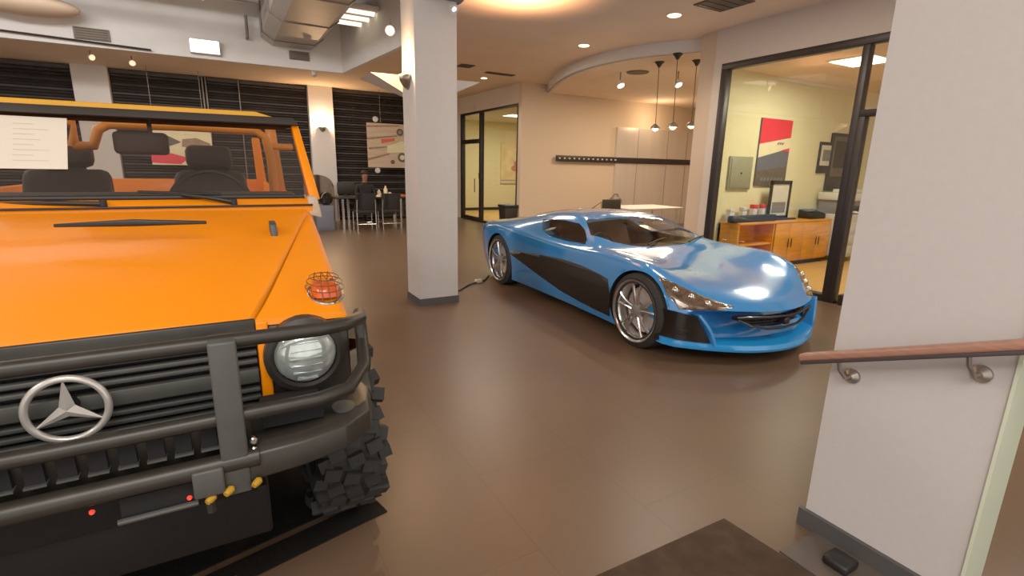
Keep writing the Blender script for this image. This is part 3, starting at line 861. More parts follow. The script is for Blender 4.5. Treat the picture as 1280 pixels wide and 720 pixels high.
for (cxp, cyp, lxp, lyp, lab) in ((824, 82, 819, 161, 'leftmost long pendant lamp in the bar recess'), (847, 72, 841, 159, 'middle long pendant lamp in the bar recess'), (871, 80, 864, 158, 'long pendant lamp next to the pier')):
    c = onZ(cxp, cyp, 3.36)
    l = onY(lxp, lyp, c.y)
    pendant(c.x, c.y, 3.36, l.x, l.z, lab)
    pt((l.x, c.y, l.z - 0.12), 7, (1, 0.75, 0.48), 0.04, 'pendant_bulb')
for px, py, lab in ((775, 104, 'small bright ceiling spot left of the pendants'), (847, 103, 'small bright ceiling spot between the pendant cords')):
    spot(px, py, 3.22, lab, (0, -0.5, -0.8), 0.075, 'whitelamp', 'ceiling spots in the bar recess')
c = onZ(797, 90, 3.42)
root = thing('ceiling_vent', 'round dark vent in the recess ceiling', 'vent', (c.x, c.y, 3.4), 'ceiling vents')
MB().lathe([(0, 0.2), (0.02, 0.22)], (c.x, c.y, 3.402), (0, 0, 1), 24).build('frame', M['ventd'], root)
# table and chair behind the blue car
root = thing('table', 'white topped table behind the blue car', 'table', (8.6, 9.2, 0))
B((7.9, 8.6, 0.7), (9.6, 9.6, 0.74)).build('tabletop', M['white'], root, bevel=0.01)
for lx in (8.0, 9.5):
    for ly in (8.7, 9.5): MB().cyl((lx, ly, 0), (lx, ly, 0.7), 0.025).build('leg', M['alu'], root)
def arm_chair(x, y, label):
    r = thing('armchair', label, 'chair', (x, y, 0))
    B((x - 0.25, y - 0.25, 0.42), (x + 0.25, y + 0.25, 0.48)).build('seat', M['dark'], r, bevel=0.015)
    B((x - 0.25, y - 0.27, 0.62), (x + 0.25, y - 0.23, 0.95)).build('backrest', M['dark'], r, bevel=0.015)
    for sx in (-1, 1):
        MB().tube([(x + sx * 0.27, y - 0.25, 0), (x + sx * 0.27, y - 0.25, 0.9), (x + sx * 0.27, y + 0.1, 0.72), (x + sx * 0.27, y + 0.24, 0.62), (x + sx * 0.27, y + 0.25, 0)], 0.013, 10).build('side_frame', M['chrome'], r, smooth=True)
arm_chair(7.45, 8.95, 'dark chair with chrome arms at the white table')
m = MB(); m.sphere((7.3, 8.5, 0.9), 0.2, 14, 8, sc=(1, 0.6, 0.55)); 
m.bm.free()
root = thing('bag', 'brown bag lying on the white table corner', 'bag', (8.05, 9.35, 0.74))
MB().sphere((8.08, 9.3, 0.86), 0.19, 14, 10, sc=(1, 0.6, 0.62)).build('bag_body', M['brownp'], root, smooth=True)
MB().tube([(7.98, 9.3, 0.93), (8.03, 9.3, 1.02), (8.13, 9.3, 1.02), (8.18, 9.3, 0.93)], 0.012, 8).build('handle', M['dark'], root, smooth=True)

# ------------------------------------------------------------------ office contents
OY = 5.16
def opx(px, py): return onY(px, py, OY)
root = thing('credenza', 'honey wood credenza with open shelf inside the office', 'cabinet', (8.3, 5.35, 0.012))
xl, xr = 7.05, 9.62
ztop = 0.80
B((xl, OY - 0.02, ztop - 0.035), (xr, 5.54, ztop)).build('top', M['wood'], root, bevel=0.004)
m = MB(); m.box((xl, OY, 0.09), (xl + 0.03, 5.54, ztop - 0.035)); m.box((xr - 0.03, OY, 0.09), (xr, 5.54, ztop - 0.035)); m.box((xl, 5.5, 0.09), (xr, 5.54, ztop - 0.035)); m.box((xl, OY, 0.09), (xr, 5.54, 0.12)); m.box((7.95, OY, 0.09), (7.98, 5.54, ztop - 0.035)); m.box((8.78, OY, 0.09), (8.81, 5.54, ztop - 0.035))
m.build('carcass', M['wood'], root)
B((xl + 0.03, OY + 0.02, 0.42), (7.95, 5.5, 0.445)).build('shelf', M['wood'], root)
for i in range(4):
    x = 7.99 + 0.407 * i
    d = B((x, OY - 0.02, 0.11), (x + 0.4, OY, ztop - 0.04)).build('door', M['wood'], root, bevel=0.003)
    hx = x + (0.36 if i % 2 == 0 else 0.04)
    MB().tube([(hx, OY - 0.04, 0.35), (hx, OY - 0.04, 0.5)], 0.008, 8).build('handle', M['frame'], d)
B((xl + 0.05, OY + 0.05, 0.012), (xr - 0.05, 5.5, 0.09)).build('plinth', M['frame'], root)
# items on the credenza
z0 = ztop
root = thing('soundbar', 'black soundbar lying on the credenza', 'speaker', (7.7, 5.3, z0))
a, b_ = opx(920, 270), opx(975, 268)
MB().box((a.x, 5.2, z0), (b_.x, 5.32, z0 + 0.11)).build('cabinet', M['black'], root, bevel=0.025)
MB().box((a.x + 0.02, 5.195, z0 + 0.02), (b_.x - 0.02, 5.2, z0 + 0.09)).build('grille', M['frame'], root)
for px, hh, lab, mt in ((934, 0.2, 'plain white small box leftmost on the credenza', 'white'), (950, 0.22, 'plain white small box second from left behind the soundbar', 'white'), (963, 0.26, 'red topped white box, left one of two behind the soundbar', 'redp'), (974, 0.26, 'red topped white box right beside the framed photograph', 'redp')):
    c = opx(px, 260)
    r = thing('display_box', lab, 'box', (c.x, 5.45, z0), 'small boxes on the credenza')
    B((c.x - 0.05, 5.42, z0), (c.x + 0.05, 5.50, z0 + hh * 0.75)).build('box_body', M['white'], r, bevel=0.004)
    B((c.x - 0.05, 5.415, z0 + hh * 0.75), (c.x + 0.05, 5.505, z0 + hh)).build('lid', M[mt], r, bevel=0.004)
c0, c1 = opx(979, 232), opx(999, 268)
root = thing('photo_frame', 'black framed photograph standing on the credenza', 'picture frame', ((c0.x + c1.x) / 2, 5.38, z0))
m = MB(); m.box((c0.x, 5.36, z0), (c0.x + 0.05, 5.39, z0 + 0.66)); m.box((c1.x - 0.05, 5.36, z0), (c1.x, 5.39, z0 + 0.66)); m.box((c0.x, 5.36, z0), (c1.x, 5.39, z0 + 0.07)); m.box((c0.x, 5.36, z0 + 0.6), (c1.x, 5.39, z0 + 0.66))
m.build('frame', M['black'], root)
m = MB(); m.box((c0.x + 0.04, 5.375, z0 + 0.06), (c1.x - 0.04, 5.385, z0 + 0.61), 0); m.box((c0.x + 0.1, 5.37, z0 + 0.12), (c1.x - 0.1, 5.376, z0 + 0.3), 1)
m.build('print', [M['greypl'], M['midgrey']], root)
B((c0.x, 5.27, z0), (c1.x + 0.1, 5.34, z0 + 0.03)).build('pen_tray', M['frame'])
tag(bpy.data.objects['pen_tray'], 'dark pen tray before the framed photograph', 'tray')
root = thing('card_reader', 'dark desk device at the right end of the credenza', 'device', (9.3, 5.3, z0))
m = MB(); m.prism([(5.2, z0), (5.45, z0), (5.45, z0 + 0.16), (5.2, z0 + 0.08)], 9.05, 9.5, 'x'); m.build('body', M['black'], root, bevel=0.01)
B((9.1, 5.3, z0 + 0.125), (9.3, 5.4, z0 + 0.165)).build('screen', M['midgrey'], root)
# poster on office wall
WY = 5.555
a = onY(952, 147, WY); b_ = onY(990, 150, WY); c_ = onY(942, 232, WY)
xa, xb, zb, za = a.x, b_.x, a.z, c_.z
xb = max(xb, onY(983, 200, WY).x)
W = xb - xa; Hh = zb - za
root = thing('wall_poster', 'tall red, cream and slate poster on the office wall', 'poster', ((xa + xb) / 2, WY, za))
m = MB(); m.box((xa, WY - 0.025, za), (xb, WY, zb), 2)
def pf(pts, mi, dy): m.face([(xa + W * u, WY - 0.027 - dy, za + Hh * v) for u, v in pts], mi)
pf([(0, 0.62), (1, 0.74), (1, 1), (0, 1)], 0, 0)
pf([(0, 0.42), (1, 0.58), (1, 0.74), (0, 0.62)], 1, 0)
pf([(0, 0.22), (1, 0.3), (1, 0.58), (0, 0.42)], 2, 0)
pf([(0, 0), (1, 0), (1, 0.3), (0, 0.22)], 3, 0)
pf([(0.7, 0.54), (1, 0.585), (1, 0.53)], 0, 0.002)
for k in range(7): pf([(0.15 + 0.11 * k, 0.07), (0.22 + 0.11 * k, 0.08), (0.24 + 0.11 * k, 0.13), (0.17 + 0.11 * k, 0.12)], 4, 0.002)
for k in range(3): pf([(0.55 + 0.08 * k, 0.62), (0.6 + 0.08 * k, 0.625), (0.66 + 0.07 * k, 0.665), (0.58 + 0.07 * k, 0.655)], 4, 0.002)
m.build('poster_sheet', [M['redp'], M['creamp'], M['slatep'], M['brownp'], M['midgrey']], root)
a = onY(912, 195, WY); b_ = onY(935, 237, WY)
root = thing('electrical_panel', 'grey green flush panel door on the office wall', 'panel', ((a.x + b_.x) / 2, WY, b_.z))
B((a.x, WY - 0.03, b_.z), (b_.x, WY, a.z)).build('frame', M['elpanel'], root, bevel=0.005)
B((a.x + 0.03, WY - 0.04, b_.z + 0.03), (b_.x - 0.03, WY - 0.028, a.z - 0.03)).build('panel_door', M['elpanel'], root, bevel=0.004)
MB().cyl(((a.x + b_.x) / 2, WY - 0.05, (a.z + b_.z) / 2), ((a.x + b_.x) / 2, WY - 0.04, (a.z + b_.z) / 2), 0.014).build('latch', M['black'], root)
for p0, p1, lab in (((1025, 177), (1041, 217), 'smaller black framed picture with white mount on the office wall'), ((1040, 166), (1060, 238), 'taller dark framed picture beside the office window post')):
    a = onY(*p0, WY); b_ = onY(*p1, WY)
    root = thing('wall_picture', lab, 'picture frame', ((a.x + b_.x) / 2, WY, b_.z), 'dark pictures on the office wall')
    B((a.x, WY - 0.03 - 0.02 * (p0[0] > 1030), b_.z), (b_.x, WY, a.z)).build('frame', M['frame'], root, bevel=0.006)
    y_ = WY - 0.034 - 0.02 * (p0[0] > 1030)
    m = MB(); m.box((a.x + 0.04, y_, b_.z + 0.25 * (a.z - b_.z)), (b_.x - 0.04, y_ + 0.005, a.z - 0.06), 0); m.box((a.x + 0.1, y_ - 0.002, b_.z + 0.4 * (a.z - b_.z)), (b_.x - 0.1, y_ + 0.003, a.z - 0.14), 1)
    m.build('print', [M['greypl'] if p0[0] < 1030 else M['brownp'], M['midgrey'] if p0[0] < 1030 else M['dark']], root)
# copier
root = thing('copier', 'pale office copier standing behind the glass door', 'copier', (10.12, 5.2, 0.012))
xa = 9.72; xb = 10.5
B((xa, 4.95, 0.1), (xb, 5.5, 0.88)).build('cabinet', M['greypl'], root, bevel=0.02)
for k in range(3):
    d = B((xa + 0.03, 4.935, 0.14 + 0.2 * k), (xb - 0.03, 4.95, 0.32 + 0.2 * k)).build('paper_drawer', M['greypl'], root, bevel=0.006)
B((xa, 4.95, 0.88), (xb, 5.5, 1.12)).build('output_bay', M['midgrey'], root, bevel=0.01)
B((xa + 0.1, 4.94, 0.95), (xb - 0.2, 5.0, 1.04)).build('slot', M['black'], root)
B((xa - 0.05, 4.92, 1.12), (xb, 5.5, 1.26)).build('scanner_lid', M['greypl'], root, bevel=0.02)
B((xa + 0.05, 4.98, 1.26), (xa + 0.45, 5.3, 1.32)).build('document_tray', M['white'], root, bevel=0.008)
for sx in (xa + 0.06, xb - 0.06):
    for sy in (5.0, 5.45): MB().cyl((sx, sy, 0.012), (sx, sy, 0.1), 0.035).build('caster', M['black'], root)
# office light panels
def panel(x, y, z, sx, sy, label, e):
    r = thing('light_panel', label, 'light', (x, y, z), 'square office ceiling light panels')
    m = MB(); m.box((x - sx / 2 - 0.03, y - sy / 2 - 0.03, z - 0.015), (x + sx / 2 + 0.03, y + sy / 2 + 0.03, z)); m.build('frame', M['white'], r)
    B((x - sx / 2, y - sy / 2, z - 0.022), (x + sx / 2, y + sy / 2, z - 0.014)).build('diffuser', M['panelglow'], r)
    l = bpy.data.lights.new('panel_lamp', 'AREA'); l.shape = 'RECTANGLE'; l.size = sx; l.size_y = sy; l.energy = e; l.color = (1, 0.93, 0.72)
    o = bpy.data.objects.new('panel_lamp', l); COL.objects.link(o); o.location = (x, y, z - 0.05)


panel(7.85, 4.15, 3.12, 0.6, 0.55, 'glowing ceiling panel in the office behind the glass', 62)
c = onZ(628, 140, 3.2)
panel(8.6, 14.6, 3.2, 1.1, 0.6, 'glowing ceiling panel in the rear office', 95)
# rear office artwork + bin
a = onY(626, 178, 17.18); b_ = onY(655, 225, 17.18)
xa, za, zb = a.x, b_.z, a.z; xb = xa + 1.9
root = thing('wall_art', 'cream and rust abstract artwork in the rear office', 'artwork', ((xa + xb) / 2, 17.17, za))
m = MB(); m.box((xa, 17.13, za), (xb, 17.2, zb), 0); m.build('canvas', M['artbg'], root)
m = MB()
for cx_, cz_, rx, rz, k in ((0.5, 0.45, 0.22, 0.12, 0), (0.42, 0.32, 0.2, 0.1, 0), (0.62, 0.7, 0.1, 0.12, 1), (0.7, 0.5, 0.08, 0.2, 0)):
    m.face([(xa + (xb - xa) * (cx_ + rx * math.cos(2 * PI * i / 24)), 17.125 - 0.002 * k, za + (zb - za) * (cz_ + rz * math.sin(2 * PI * i / 24))) for i in range(24)], k)
m.build('painted_shapes', [M['artred'], M['brownp']], root)
B((xa, 17.12, za - 0.12), (xb, 17.2, za - 0.02)).build('lower_rail', M['greypl'], root)
c = onX(645, 262, 6.3)
root = thing('waste_bin', 'dark square bin at the corner of the rear office window', 'bin', (6.33, 11.5, 0))
m = MB(); m.hexa([Vector(p) for p in ((6.2, 11.25, 0), (6.5, 11.25, 0), (6.5, 11.55, 0), (6.2, 11.55, 0), (6.17, 11.22, 0.6), (6.53, 11.22, 0.6), (6.53, 11.58, 0.6), (6.17, 11.58, 0.6))]); m.build('bin_body', M['frame'], root, bevel=0.01)
B((6.15, 11.2, 0.6), (6.55, 11.6, 0.66)).build('rim', M['black'], root, bevel=0.01)

# ------------------------------------------------------------------ stair wall, hand rail, mats
SX = 2.2
struct(B((SX, 0.52, 0.0), (SX + 0.18, 1.08, 3.6)).build('wall_stair', M['stairw'], keep=True), 'pale white stair wall carrying the brown hand rail', 'wall')
struct(B((SX - 0.012, 0.51, 0.0), (SX + 0.18, 0.52, 3.6)).build('wall_stair_end', M['green'], keep=True), 'end face of the stair wall with its greener light painted in', 'trim')  # end face of the wall; its greener light is put into the colour
struct(B((SX - 0.022, 0.52, 0.0), (SX, 1.10, 0.085)).build('baseboard_stair', M['basebd'], keep=True), 'dark grey baseboard of the stair wall', 'baseboard')
struct(B((2.6, -1.2, 0), (3.4, 0.3, 3.0)).build('wall_side', M['brownp'], keep=True), 'brown wall behind the stair wall end', 'wall')
root = thing('hand_rail', 'copper brown hand rail on brackets along the white stair wall', 'hand rail', (SX - 0.1, 0.8, 0.75))
a = onX(1003, 449, SX - 0.09); b_ = onX(1290, 434, SX - 0.09)
d = (b_ - a).normalized()
A0 = a; A1 = a + d * 1.1
def rail(m, off0, off1, half):
    up = Vector((0, 0, 1)); n_ = Vector((1, 0, 0)); u2 = n_.cross(d); u2 = u2 if u2.z > 0 else -u2
    P = []
    for q in (A0, A1):
        P.append([q + n_ * half + u2 * off0, q - n_ * half + u2 * off0, q - n_ * half + u2 * off1, q + n_ * half + u2 * off1])
    m.hexa([P[0][0], P[0][1], P[1][1], P[1][0], P[0][3], P[0][2], P[1][2], P[1][3]])
m = MB(); rail(m, -0.006, 0.026, 0.03); m.build('rail', M['handwood'], root, bevel=0.011, seg=3)
m = MB(); rail(m, -0.02, -0.005, 0.024); m.build('rail_base', M['raildark'], root, bevel=0.003)
for (px, py) in ((1066, 470), (1228, 467)):
    q = onX(px, py, SX)
    br = MB().lathe([(0, 0.030), (0.012, 0.030), (0.02, 0.022), (0.03, 0.012)], (SX, q.y, q.z), (-1, 0, 0), 24).build('bracket', M['pewter'], root, smooth=True)
    tpar = (q.y - A0.y) / d.y
    top_ = A0 + d * (tpar - 0.0) - Vector((0, 0, 0.02))
    MB().tube([(SX - 0.02, q.y, q.z), (SX - 0.05, q.y + 0.005, q.z + 0.0), (SX - 0.085, q.y + 0.015, (q.z + top_.z) / 2), (SX - 0.09, q.y + 0.02, top_.z + 0.005)], 0.008, 10).build('bracket_arm', M['pewter'], br, smooth=True)

m = MB(); P = [onZ(905, 650, 0), onZ(968, 692, 0), onZ(990, 740, 0), onZ(700, 760, 0)]
m.prism([(1.89, 1.27), (1.91, 1.03), (1.93, 0.2), (0.2, 0.2), (0.3, 1.30)], 0.0, 0.012, 'z')
tag(m.build('door_mat', M['brownmat']), 'dark brown mat in front of the stair wall', 'mat')
struct(B((1.93, 0.2, 0.0), (SX - 0.022, 1.02, 0.01)).build('trim_8', M['slab'], keep=True), 'grey slate threshold at the foot of the stair wall', 'threshold')
root = thing('door_stop', 'small black rubber door stop beside the grey baseboard', 'door stop', (2.06, 0.85, 0.01))
B((2.02, 0.8, 0.01), (2.12, 0.9, 0.05)).build('wedge', M['black'], root, bevel=0.012)
# black mats also standing in for the off-roader's shade, gap for a gleam
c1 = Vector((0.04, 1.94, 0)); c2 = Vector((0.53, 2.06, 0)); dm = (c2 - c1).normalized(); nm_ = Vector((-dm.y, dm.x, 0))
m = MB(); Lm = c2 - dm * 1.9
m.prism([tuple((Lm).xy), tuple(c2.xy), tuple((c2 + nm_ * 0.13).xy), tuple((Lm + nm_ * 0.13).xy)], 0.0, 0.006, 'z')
tag(m.build('shade_mat', M['mat_']), 'narrow black rubber mat and shade below the orange off-roader bumper', 'mat', 'black mats and shade under the orange off-roader')
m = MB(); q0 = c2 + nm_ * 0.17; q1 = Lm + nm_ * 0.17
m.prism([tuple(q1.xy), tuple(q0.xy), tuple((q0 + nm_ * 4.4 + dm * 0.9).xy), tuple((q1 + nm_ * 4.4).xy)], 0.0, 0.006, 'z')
tag(m.build('shade_mat', M['mat_']), 'large black rubber mat and shade under the orange off-roader wheels', 'mat', 'black mats and shade under the orange off-roader')
# charging cable by the rear wheel of the blue car
a = onZ(598, 352, 0.02)
m = MB(); m.tube([(a.x - 0.45, a.y - 0.35, 0.012), (a.x - 0.2, a.y - 0.1, 0.012), (a.x, a.y, 0.02), (a.x + 0.12, a.y + 0.05, 0.015), (3.35, a.y + 0.35, 0.012)], 0.011, 8)
root = thing('charging_cable', 'dark cable with pale plug beside the blue car rear wheel', 'cable', (a.x, a.y, 0))
m.build('cord', M['black'], root, smooth=True)
MB().cbox((a.x, a.y, 0.03), (0.1, 0.06, 0.05)).build('plug', M['greypl'], root, bevel=0.012)
#--CARS--
# ------------------------------------------------------------------ orange off-roader
GX = -0.41
GY = 1.70            # plane of the grille
G = thing('off_road_car', 'orange boxy off-road car with black bull bar and knobby tyres', 'car', (GX, 3.6, 0.0))


def gm(*pts): return [Vector((GX + p[0], p[1], p[2])) for p in pts]


# tub / chassis
m = MB(); m.box((GX - 0.42, 1.9, 0.50), (GX + 0.42, 5.5, 0.66)); m.build('chassis', M['black'], G)
m = MB(); m.tube(gm((-0.62, 2.28, 0.42), (0.62, 2.28, 0.42)), 0.055); m.sphere((GX - 0.2, 2.28, 0.42), 0.14); m.build('front_axle', M['black'], G, smooth=True)
m = MB(); m.tube(gm((-0.62, 4.68, 0.42), (0.62, 4.68, 0.42)), 0.055); m.sphere((GX, 4.68, 0.42), 0.15); m.build('rear_axle', M['black'], G, smooth=True)

# hood: trapezoid widening to the rear with a raised centre
def hood_z(t): return 1.105 + (1.362 - 1.105) * t + 0.012 * math.sin(PI * t)


m = MB(); n = 14; rows = []
for i in range(n + 1):
    t = i / n; y = 1.73 + (2.70 - 1.73) * t
    wd = 0.455 + (0.80 - 0.455) * (t ** 0.9) * 0.93; z = hood_z(t)
    kb = min(1.0, t / 0.3); kb = kb * kb * (3 - 2 * kb) * min(1.0, (1 - t) / 0.25)
    us = [-wd, -wd + 0.012, -wd * 0.70 - 0.02, -wd * 0.66 + 0.0, -wd * 0.4, 0, wd * 0.4, wd * 0.66, wd * 0.70 + 0.02, wd - 0.012, wd]
    zs = [z - 0.03, z - 0.005, z - 0.003, z - 0.003 + 0.015 * kb, z + 0.02 * kb, z + 0.022 * kb, z + 0.02 * kb, z - 0.003 + 0.015 * kb, z - 0.003, z - 0.005, z - 0.03]
    rows.append([m.bm.verts.new((GX + u, y, zz)) for u, zz in zip(us, zs)])
fr = [m.bm.verts.new((v.co.x, 1.722, v.co.z - 0.025)) for v in rows[0]]
rows.insert(0, fr)
for a, b in zip(rows, rows[1:]):
    for i in range(len(a) - 1): m.bm.faces.new((a[i], a[i + 1], b[i + 1], b[i]))
m.build('hood', M['orange'], G, smooth=True)
m = MB(); m.hexa(gm((-0.46, 1.712, 1.035), (0.462, 1.712, 1.035), (0.462, 1.735, 1.035), (-0.46, 1.735, 1.035), (-0.46, 1.722, 1.100), (0.462, 1.722, 1.100), (0.462, 1.735, 1.100), (-0.46, 1.735, 1.100)))
m.build('hood_guard', M['satin'], G, bevel=0.006)
# cowl between hood and windscreen
m = MB(); m.prism([(2.712, 1.30), (2.712, 1.375), (2.77, 1.405), (2.95, 1.42), (2.95, 1.25)], GX - 0.80, GX + 0.80, 'x')
m.build('cowl', M['orange'], G, bevel=0.008)
m = MB(); m.tube(gm((-0.8, 2.706, 1.380), (0.8, 2.706, 1.380)), 0.005, 8); m.build('hood_seal', M['black'], G)
m = MB(); a = gm((-0.20, 2.60, hood_z(0.9) + 0.026), (0.33, 2.60, hood_z(0.9) + 0.024))
a = onZ(68, 282, 1.355), onZ(258, 278, 1.355)
m.tube([a[0], a[0].lerp(a[1], 0.5) + Vector((0, 0, 0.004)), a[1]], [0.006, 0.013, 0.006], 10, r2=0.008); m.build('hood_vent', M['black'], G)
for s in (0.52,):
    q = onZ(342, 290, 1.29)
    m = MB(); m.prism([(q.y - 0.04, 1.27), (q.y + 0.05, 1.295), (q.y + 0.05, 1.335), (q.y - 0.02, 1.325)], q.x - 0.013, q.x + 0.013, 'x')
    m.build('hood_latch', M['greybar'], G, bevel=0.004)
    m = MB(); x_ = 2 * GX - q.x; m.prism([(q.y - 0.04, 1.27), (q.y + 0.05, 1.295), (q.y + 0.05, 1.335), (q.y - 0.02, 1.325)], x_ - 0.013, x_ + 0.013, 'x'); m.build('hood_latch', M['greybar'], G, bevel=0.004)

# fenders
for s in (-1, 1):
    m = MB()
    top = []
    n = 12
    inn, out, low = [], [], []
    for i in range(n + 1):
        t = i / n; y = 1.728 + (2.74 - 1.728) * t
        wd = 0.462 + (0.80 - 0.455) * (t ** 0.9) * 0.93
        z = hood_z(t) - 0.012
        wo = max(0.745 + 0.05 * t, wd + 0.012)
        inn.append(m.bm.verts.new((GX + s * wd, y, z))); 
        out.append((m.bm.verts.new((GX + s * (wo - 0.02), y, z - 0.002)), m.bm.verts.new((GX + s * wo, y, z - 0.022))))
        # wheel arch lower edge
        dy = y - 2.28
        zl = 0.84 if abs(dy) > 0.50 else max(0.84, 0.5 + math.sqrt(max(0, 0.5 ** 2 - dy * dy)))
        if dy > 0.5: zl = 0.70
        low.append(m.bm.verts.new((GX + s * (wo + 0.003), y, min(zl, 0.92))))
    for i in range(n):
        m.bm.faces.new((inn[i], inn[i + 1], out[i + 1][0], out[i][0])); m.bm.faces.new((out[i][0], out[i + 1][0], out[i + 1][1], out[i][1])); m.bm.faces.new((out[i][1], out[i + 1][1], low[i + 1], low[i]))
    # short front lip face
    a = [m.bm.verts.new((GX + s * 0.462, 1.722, 1.075)), m.bm.verts.new((GX + s * 0.73, 1.722, 1.070)), m.bm.verts.new((GX + s * 0.748, 1.728, 1.066))]
    m.bm.faces.new((inn[0], out[0][0], a[1], a[0])); m.bm.faces.new((out[0][0], out[0][1], a[2], a[1]))
    m.build('fender', M['orange'], G, smooth=True)
    # black flare over the wheel
    m = MB(); pts = []
    for i in range(15):
        a_ = PI * (0.2 + 0.74 * i / 14); pts.append((2.28 - 0.53 * math.cos(a_), 0.42 + 0.50 * math.sin(a_)))
    for p, q in zip(pts, pts[1:]):
        m.hexa(gm((s * 0.70, p[0], p[1]), (s * 0.85, p[0], p[1] - 0.02), (s * 0.85, q[0], q[1] - 0.02), (s * 0.70, q[0], q[1]), (s * 0.70, p[0], p[1] + 0.03), (s * 0.845, p[0], p[1] + 0.0), (s * 0.845, q[0], q[1] + 0.0), (s * 0.70, q[0], q[1] + 0.03)))
    bmesh.ops.remove_doubles(m.bm, verts=m.bm.verts, dist=0.0005)
    m.build('wheel_arch_flare', M['satin'], G, smooth=True)
    # inner wheel house
    m = MB(); m.box((GX + s * 0.40, 1.76, 0.62), (GX + s * 0.44, 2.72, 1.08)) if s > 0 else m.box((GX - 0.44, 1.76, 0.62), (GX - 0.40, 2.72, 1.08))
    m.build('wheel_house', M['void'], G)
    # lamp panel: black headlight surround with orange edge strip
    lo = GX + (0.497 if s > 0 else -0.745); hi = GX + (0.745 if s > 0 else -0.497)
    m = MB(); m.box((lo, 1.722, 0.80), (hi, 1.75, 1.07)); m.build('headlight_panel', M['satin'], G, bevel=0.006)
    m = MB(); m.box((GX + s * 0.462 - (0.0 if s > 0 else 0.034), 1.712, 0.80), (GX + s * 0.462 + (0.034 if s > 0 else 0.0), 1.75, 1.09)); m.build('grille_side_strip', M['orange'], G, bevel=0.006)
    m = MB(); m.hexa([Vector((x, y, z)) for x, y, z in ((lo, 1.712, 1.035), (hi, 1.712, 1.03), (hi, 1.735, 1.03), (lo, 1.735, 1.035), (lo, 1.72, 1.072), (hi, 1.72, 1.068), (hi, 1.735, 1.068), (lo, 1.735, 1.072))])
    m.build('fender_guard', M['satin'], G, bevel=0.004)
    # headlight
    c = Vector((GX + s * 0.60, 1.70, 0.967))
    hl = MB().lathe([(0.03, 0.128), (-0.012, 0.126), (-0.02, 0.108), (-0.01, 0.098), (0.03, 0.095)], c, (0, 1, 0), 40).build('headlight', M['satin'], G, smooth=True)
    MB().lathe([(0.0, 0.096), (-0.018, 0.086), (-0.034, 0.055), (-0.041, 0.02), (-0.042, 0.0)], c + Vector((0, -0.005, 0)), (0, 1, 0), 40).build('lamp_lens', M['clearlens'], hl, smooth=True)
    m = MB()
    for k in range(7):
        z_ = -0.075 + 0.025 * k; h_ = math.sqrt(0.096 ** 2 - z_ * z_) if abs(z_) < 0.096 else 0
        m.box((c.x - h_ * 0.55, c.y - 0.034 + 0.014 * (k - 3) ** 2 / 9 - 0.013, c.z + z_ - 0.0012), (c.x + h_ * 0.5, c.y - 0.028 + 0.014 * (k - 3) ** 2 / 9 - 0.0, c.z + z_ + 0.0012))
    m.build('lens_rib', M['clearlens'], hl)
    # front indicator on top of the fender
    ind = MB()
    cx_, cy_, cz_ = GX + s * 0.70, 1.86, 1.122
    prof = []
    def loopz(z, k, off=0): return [ind.bm.verts.new((cx_ + k * 0.047 * math.copysign(abs(math.cos(2 * PI * i / 24)) ** 0.6, math.cos(2 * PI * i / 24)) * (1), cy_ + off + k * 0.07 * math.copysign(abs(math.sin(2 * PI * i / 24)) ** 0.6, math.sin(2 * PI * i / 24)), z)) for i in range(24)]
    r0 = loopz(cz_ + 0.004, 1.0); r1 = loopz(cz_ + 0.024, 0.97); r2 = loopz(cz_ + 0.044, 0.86, 0.008); r3 = loopz(cz_ + 0.05, 0.66, 0.012)
    for a, b in ((r0, r1), (r1, r2), (r2, r3)): ind.bridge(a, b)
    ind.cap(r3)
    io = ind.build('indicator', M['amber'], G, smooth=True)
    m = MB(); r0_ = []
    m.tube([(cx_ + 0.056 * math.cos(2 * PI * i / 24), cy_ + 0.082 * math.sin(2 * PI * i / 24), cz_ + 0.006 + 0.02 * math.sin(2 * PI * i / 24)) for i in range(24)], 0.007, 8, closed=True); m.build('indicator_base', M['chrome'], io, smooth=True)
    m = MB()
    for zz, k in ((0.028, 1.18), (0.048, 1.08), (0.064, 0.9)):
        m.tube([(cx_ + k * 0.055 * math.cos(2 * PI * i / 20), cy_ + 0.01 + k * 0.085 * math.sin(2 * PI * i / 20), cz_ + zz) for i in range(20)], 0.0018, 6, closed=True)
    for ax_ in (-0.5, 0, 0.5): m.tube([(cx_ + ax_ * 0.05, cy_ - 0.1, cz_), (cx_ + ax_ * 0.045, cy_ - 0.06, cz_ + 0.062), (cx_ + ax_ * 0.045, cy_ + 0.07, cz_ + 0.07), (cx_ + ax_ * 0.05, cy_ + 0.11, cz_ + 0.02)], 0.0018, 6)
    m.build('wire_guard', M['guardbrown'], io, smooth=True)

# grille
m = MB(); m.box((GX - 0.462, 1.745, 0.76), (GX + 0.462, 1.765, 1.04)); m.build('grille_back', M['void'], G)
m = MB()
for z, h_ in ((1.020, 0.007), (0.990, 0.007), (0.962, 0.007), (0.866, 0.007), (0.838, 0.007), (0.81, 0.007)):
    m.box((GX - 0.458, 1.712, z - h_), (GX + 0.458, 1.745, z + h_))
m.box((GX - 0.458, 1.706, 0.892), (GX + 0.458, 1.745, 0.938))
m.build('grille', M['greybar'], G, bevel=0.003)
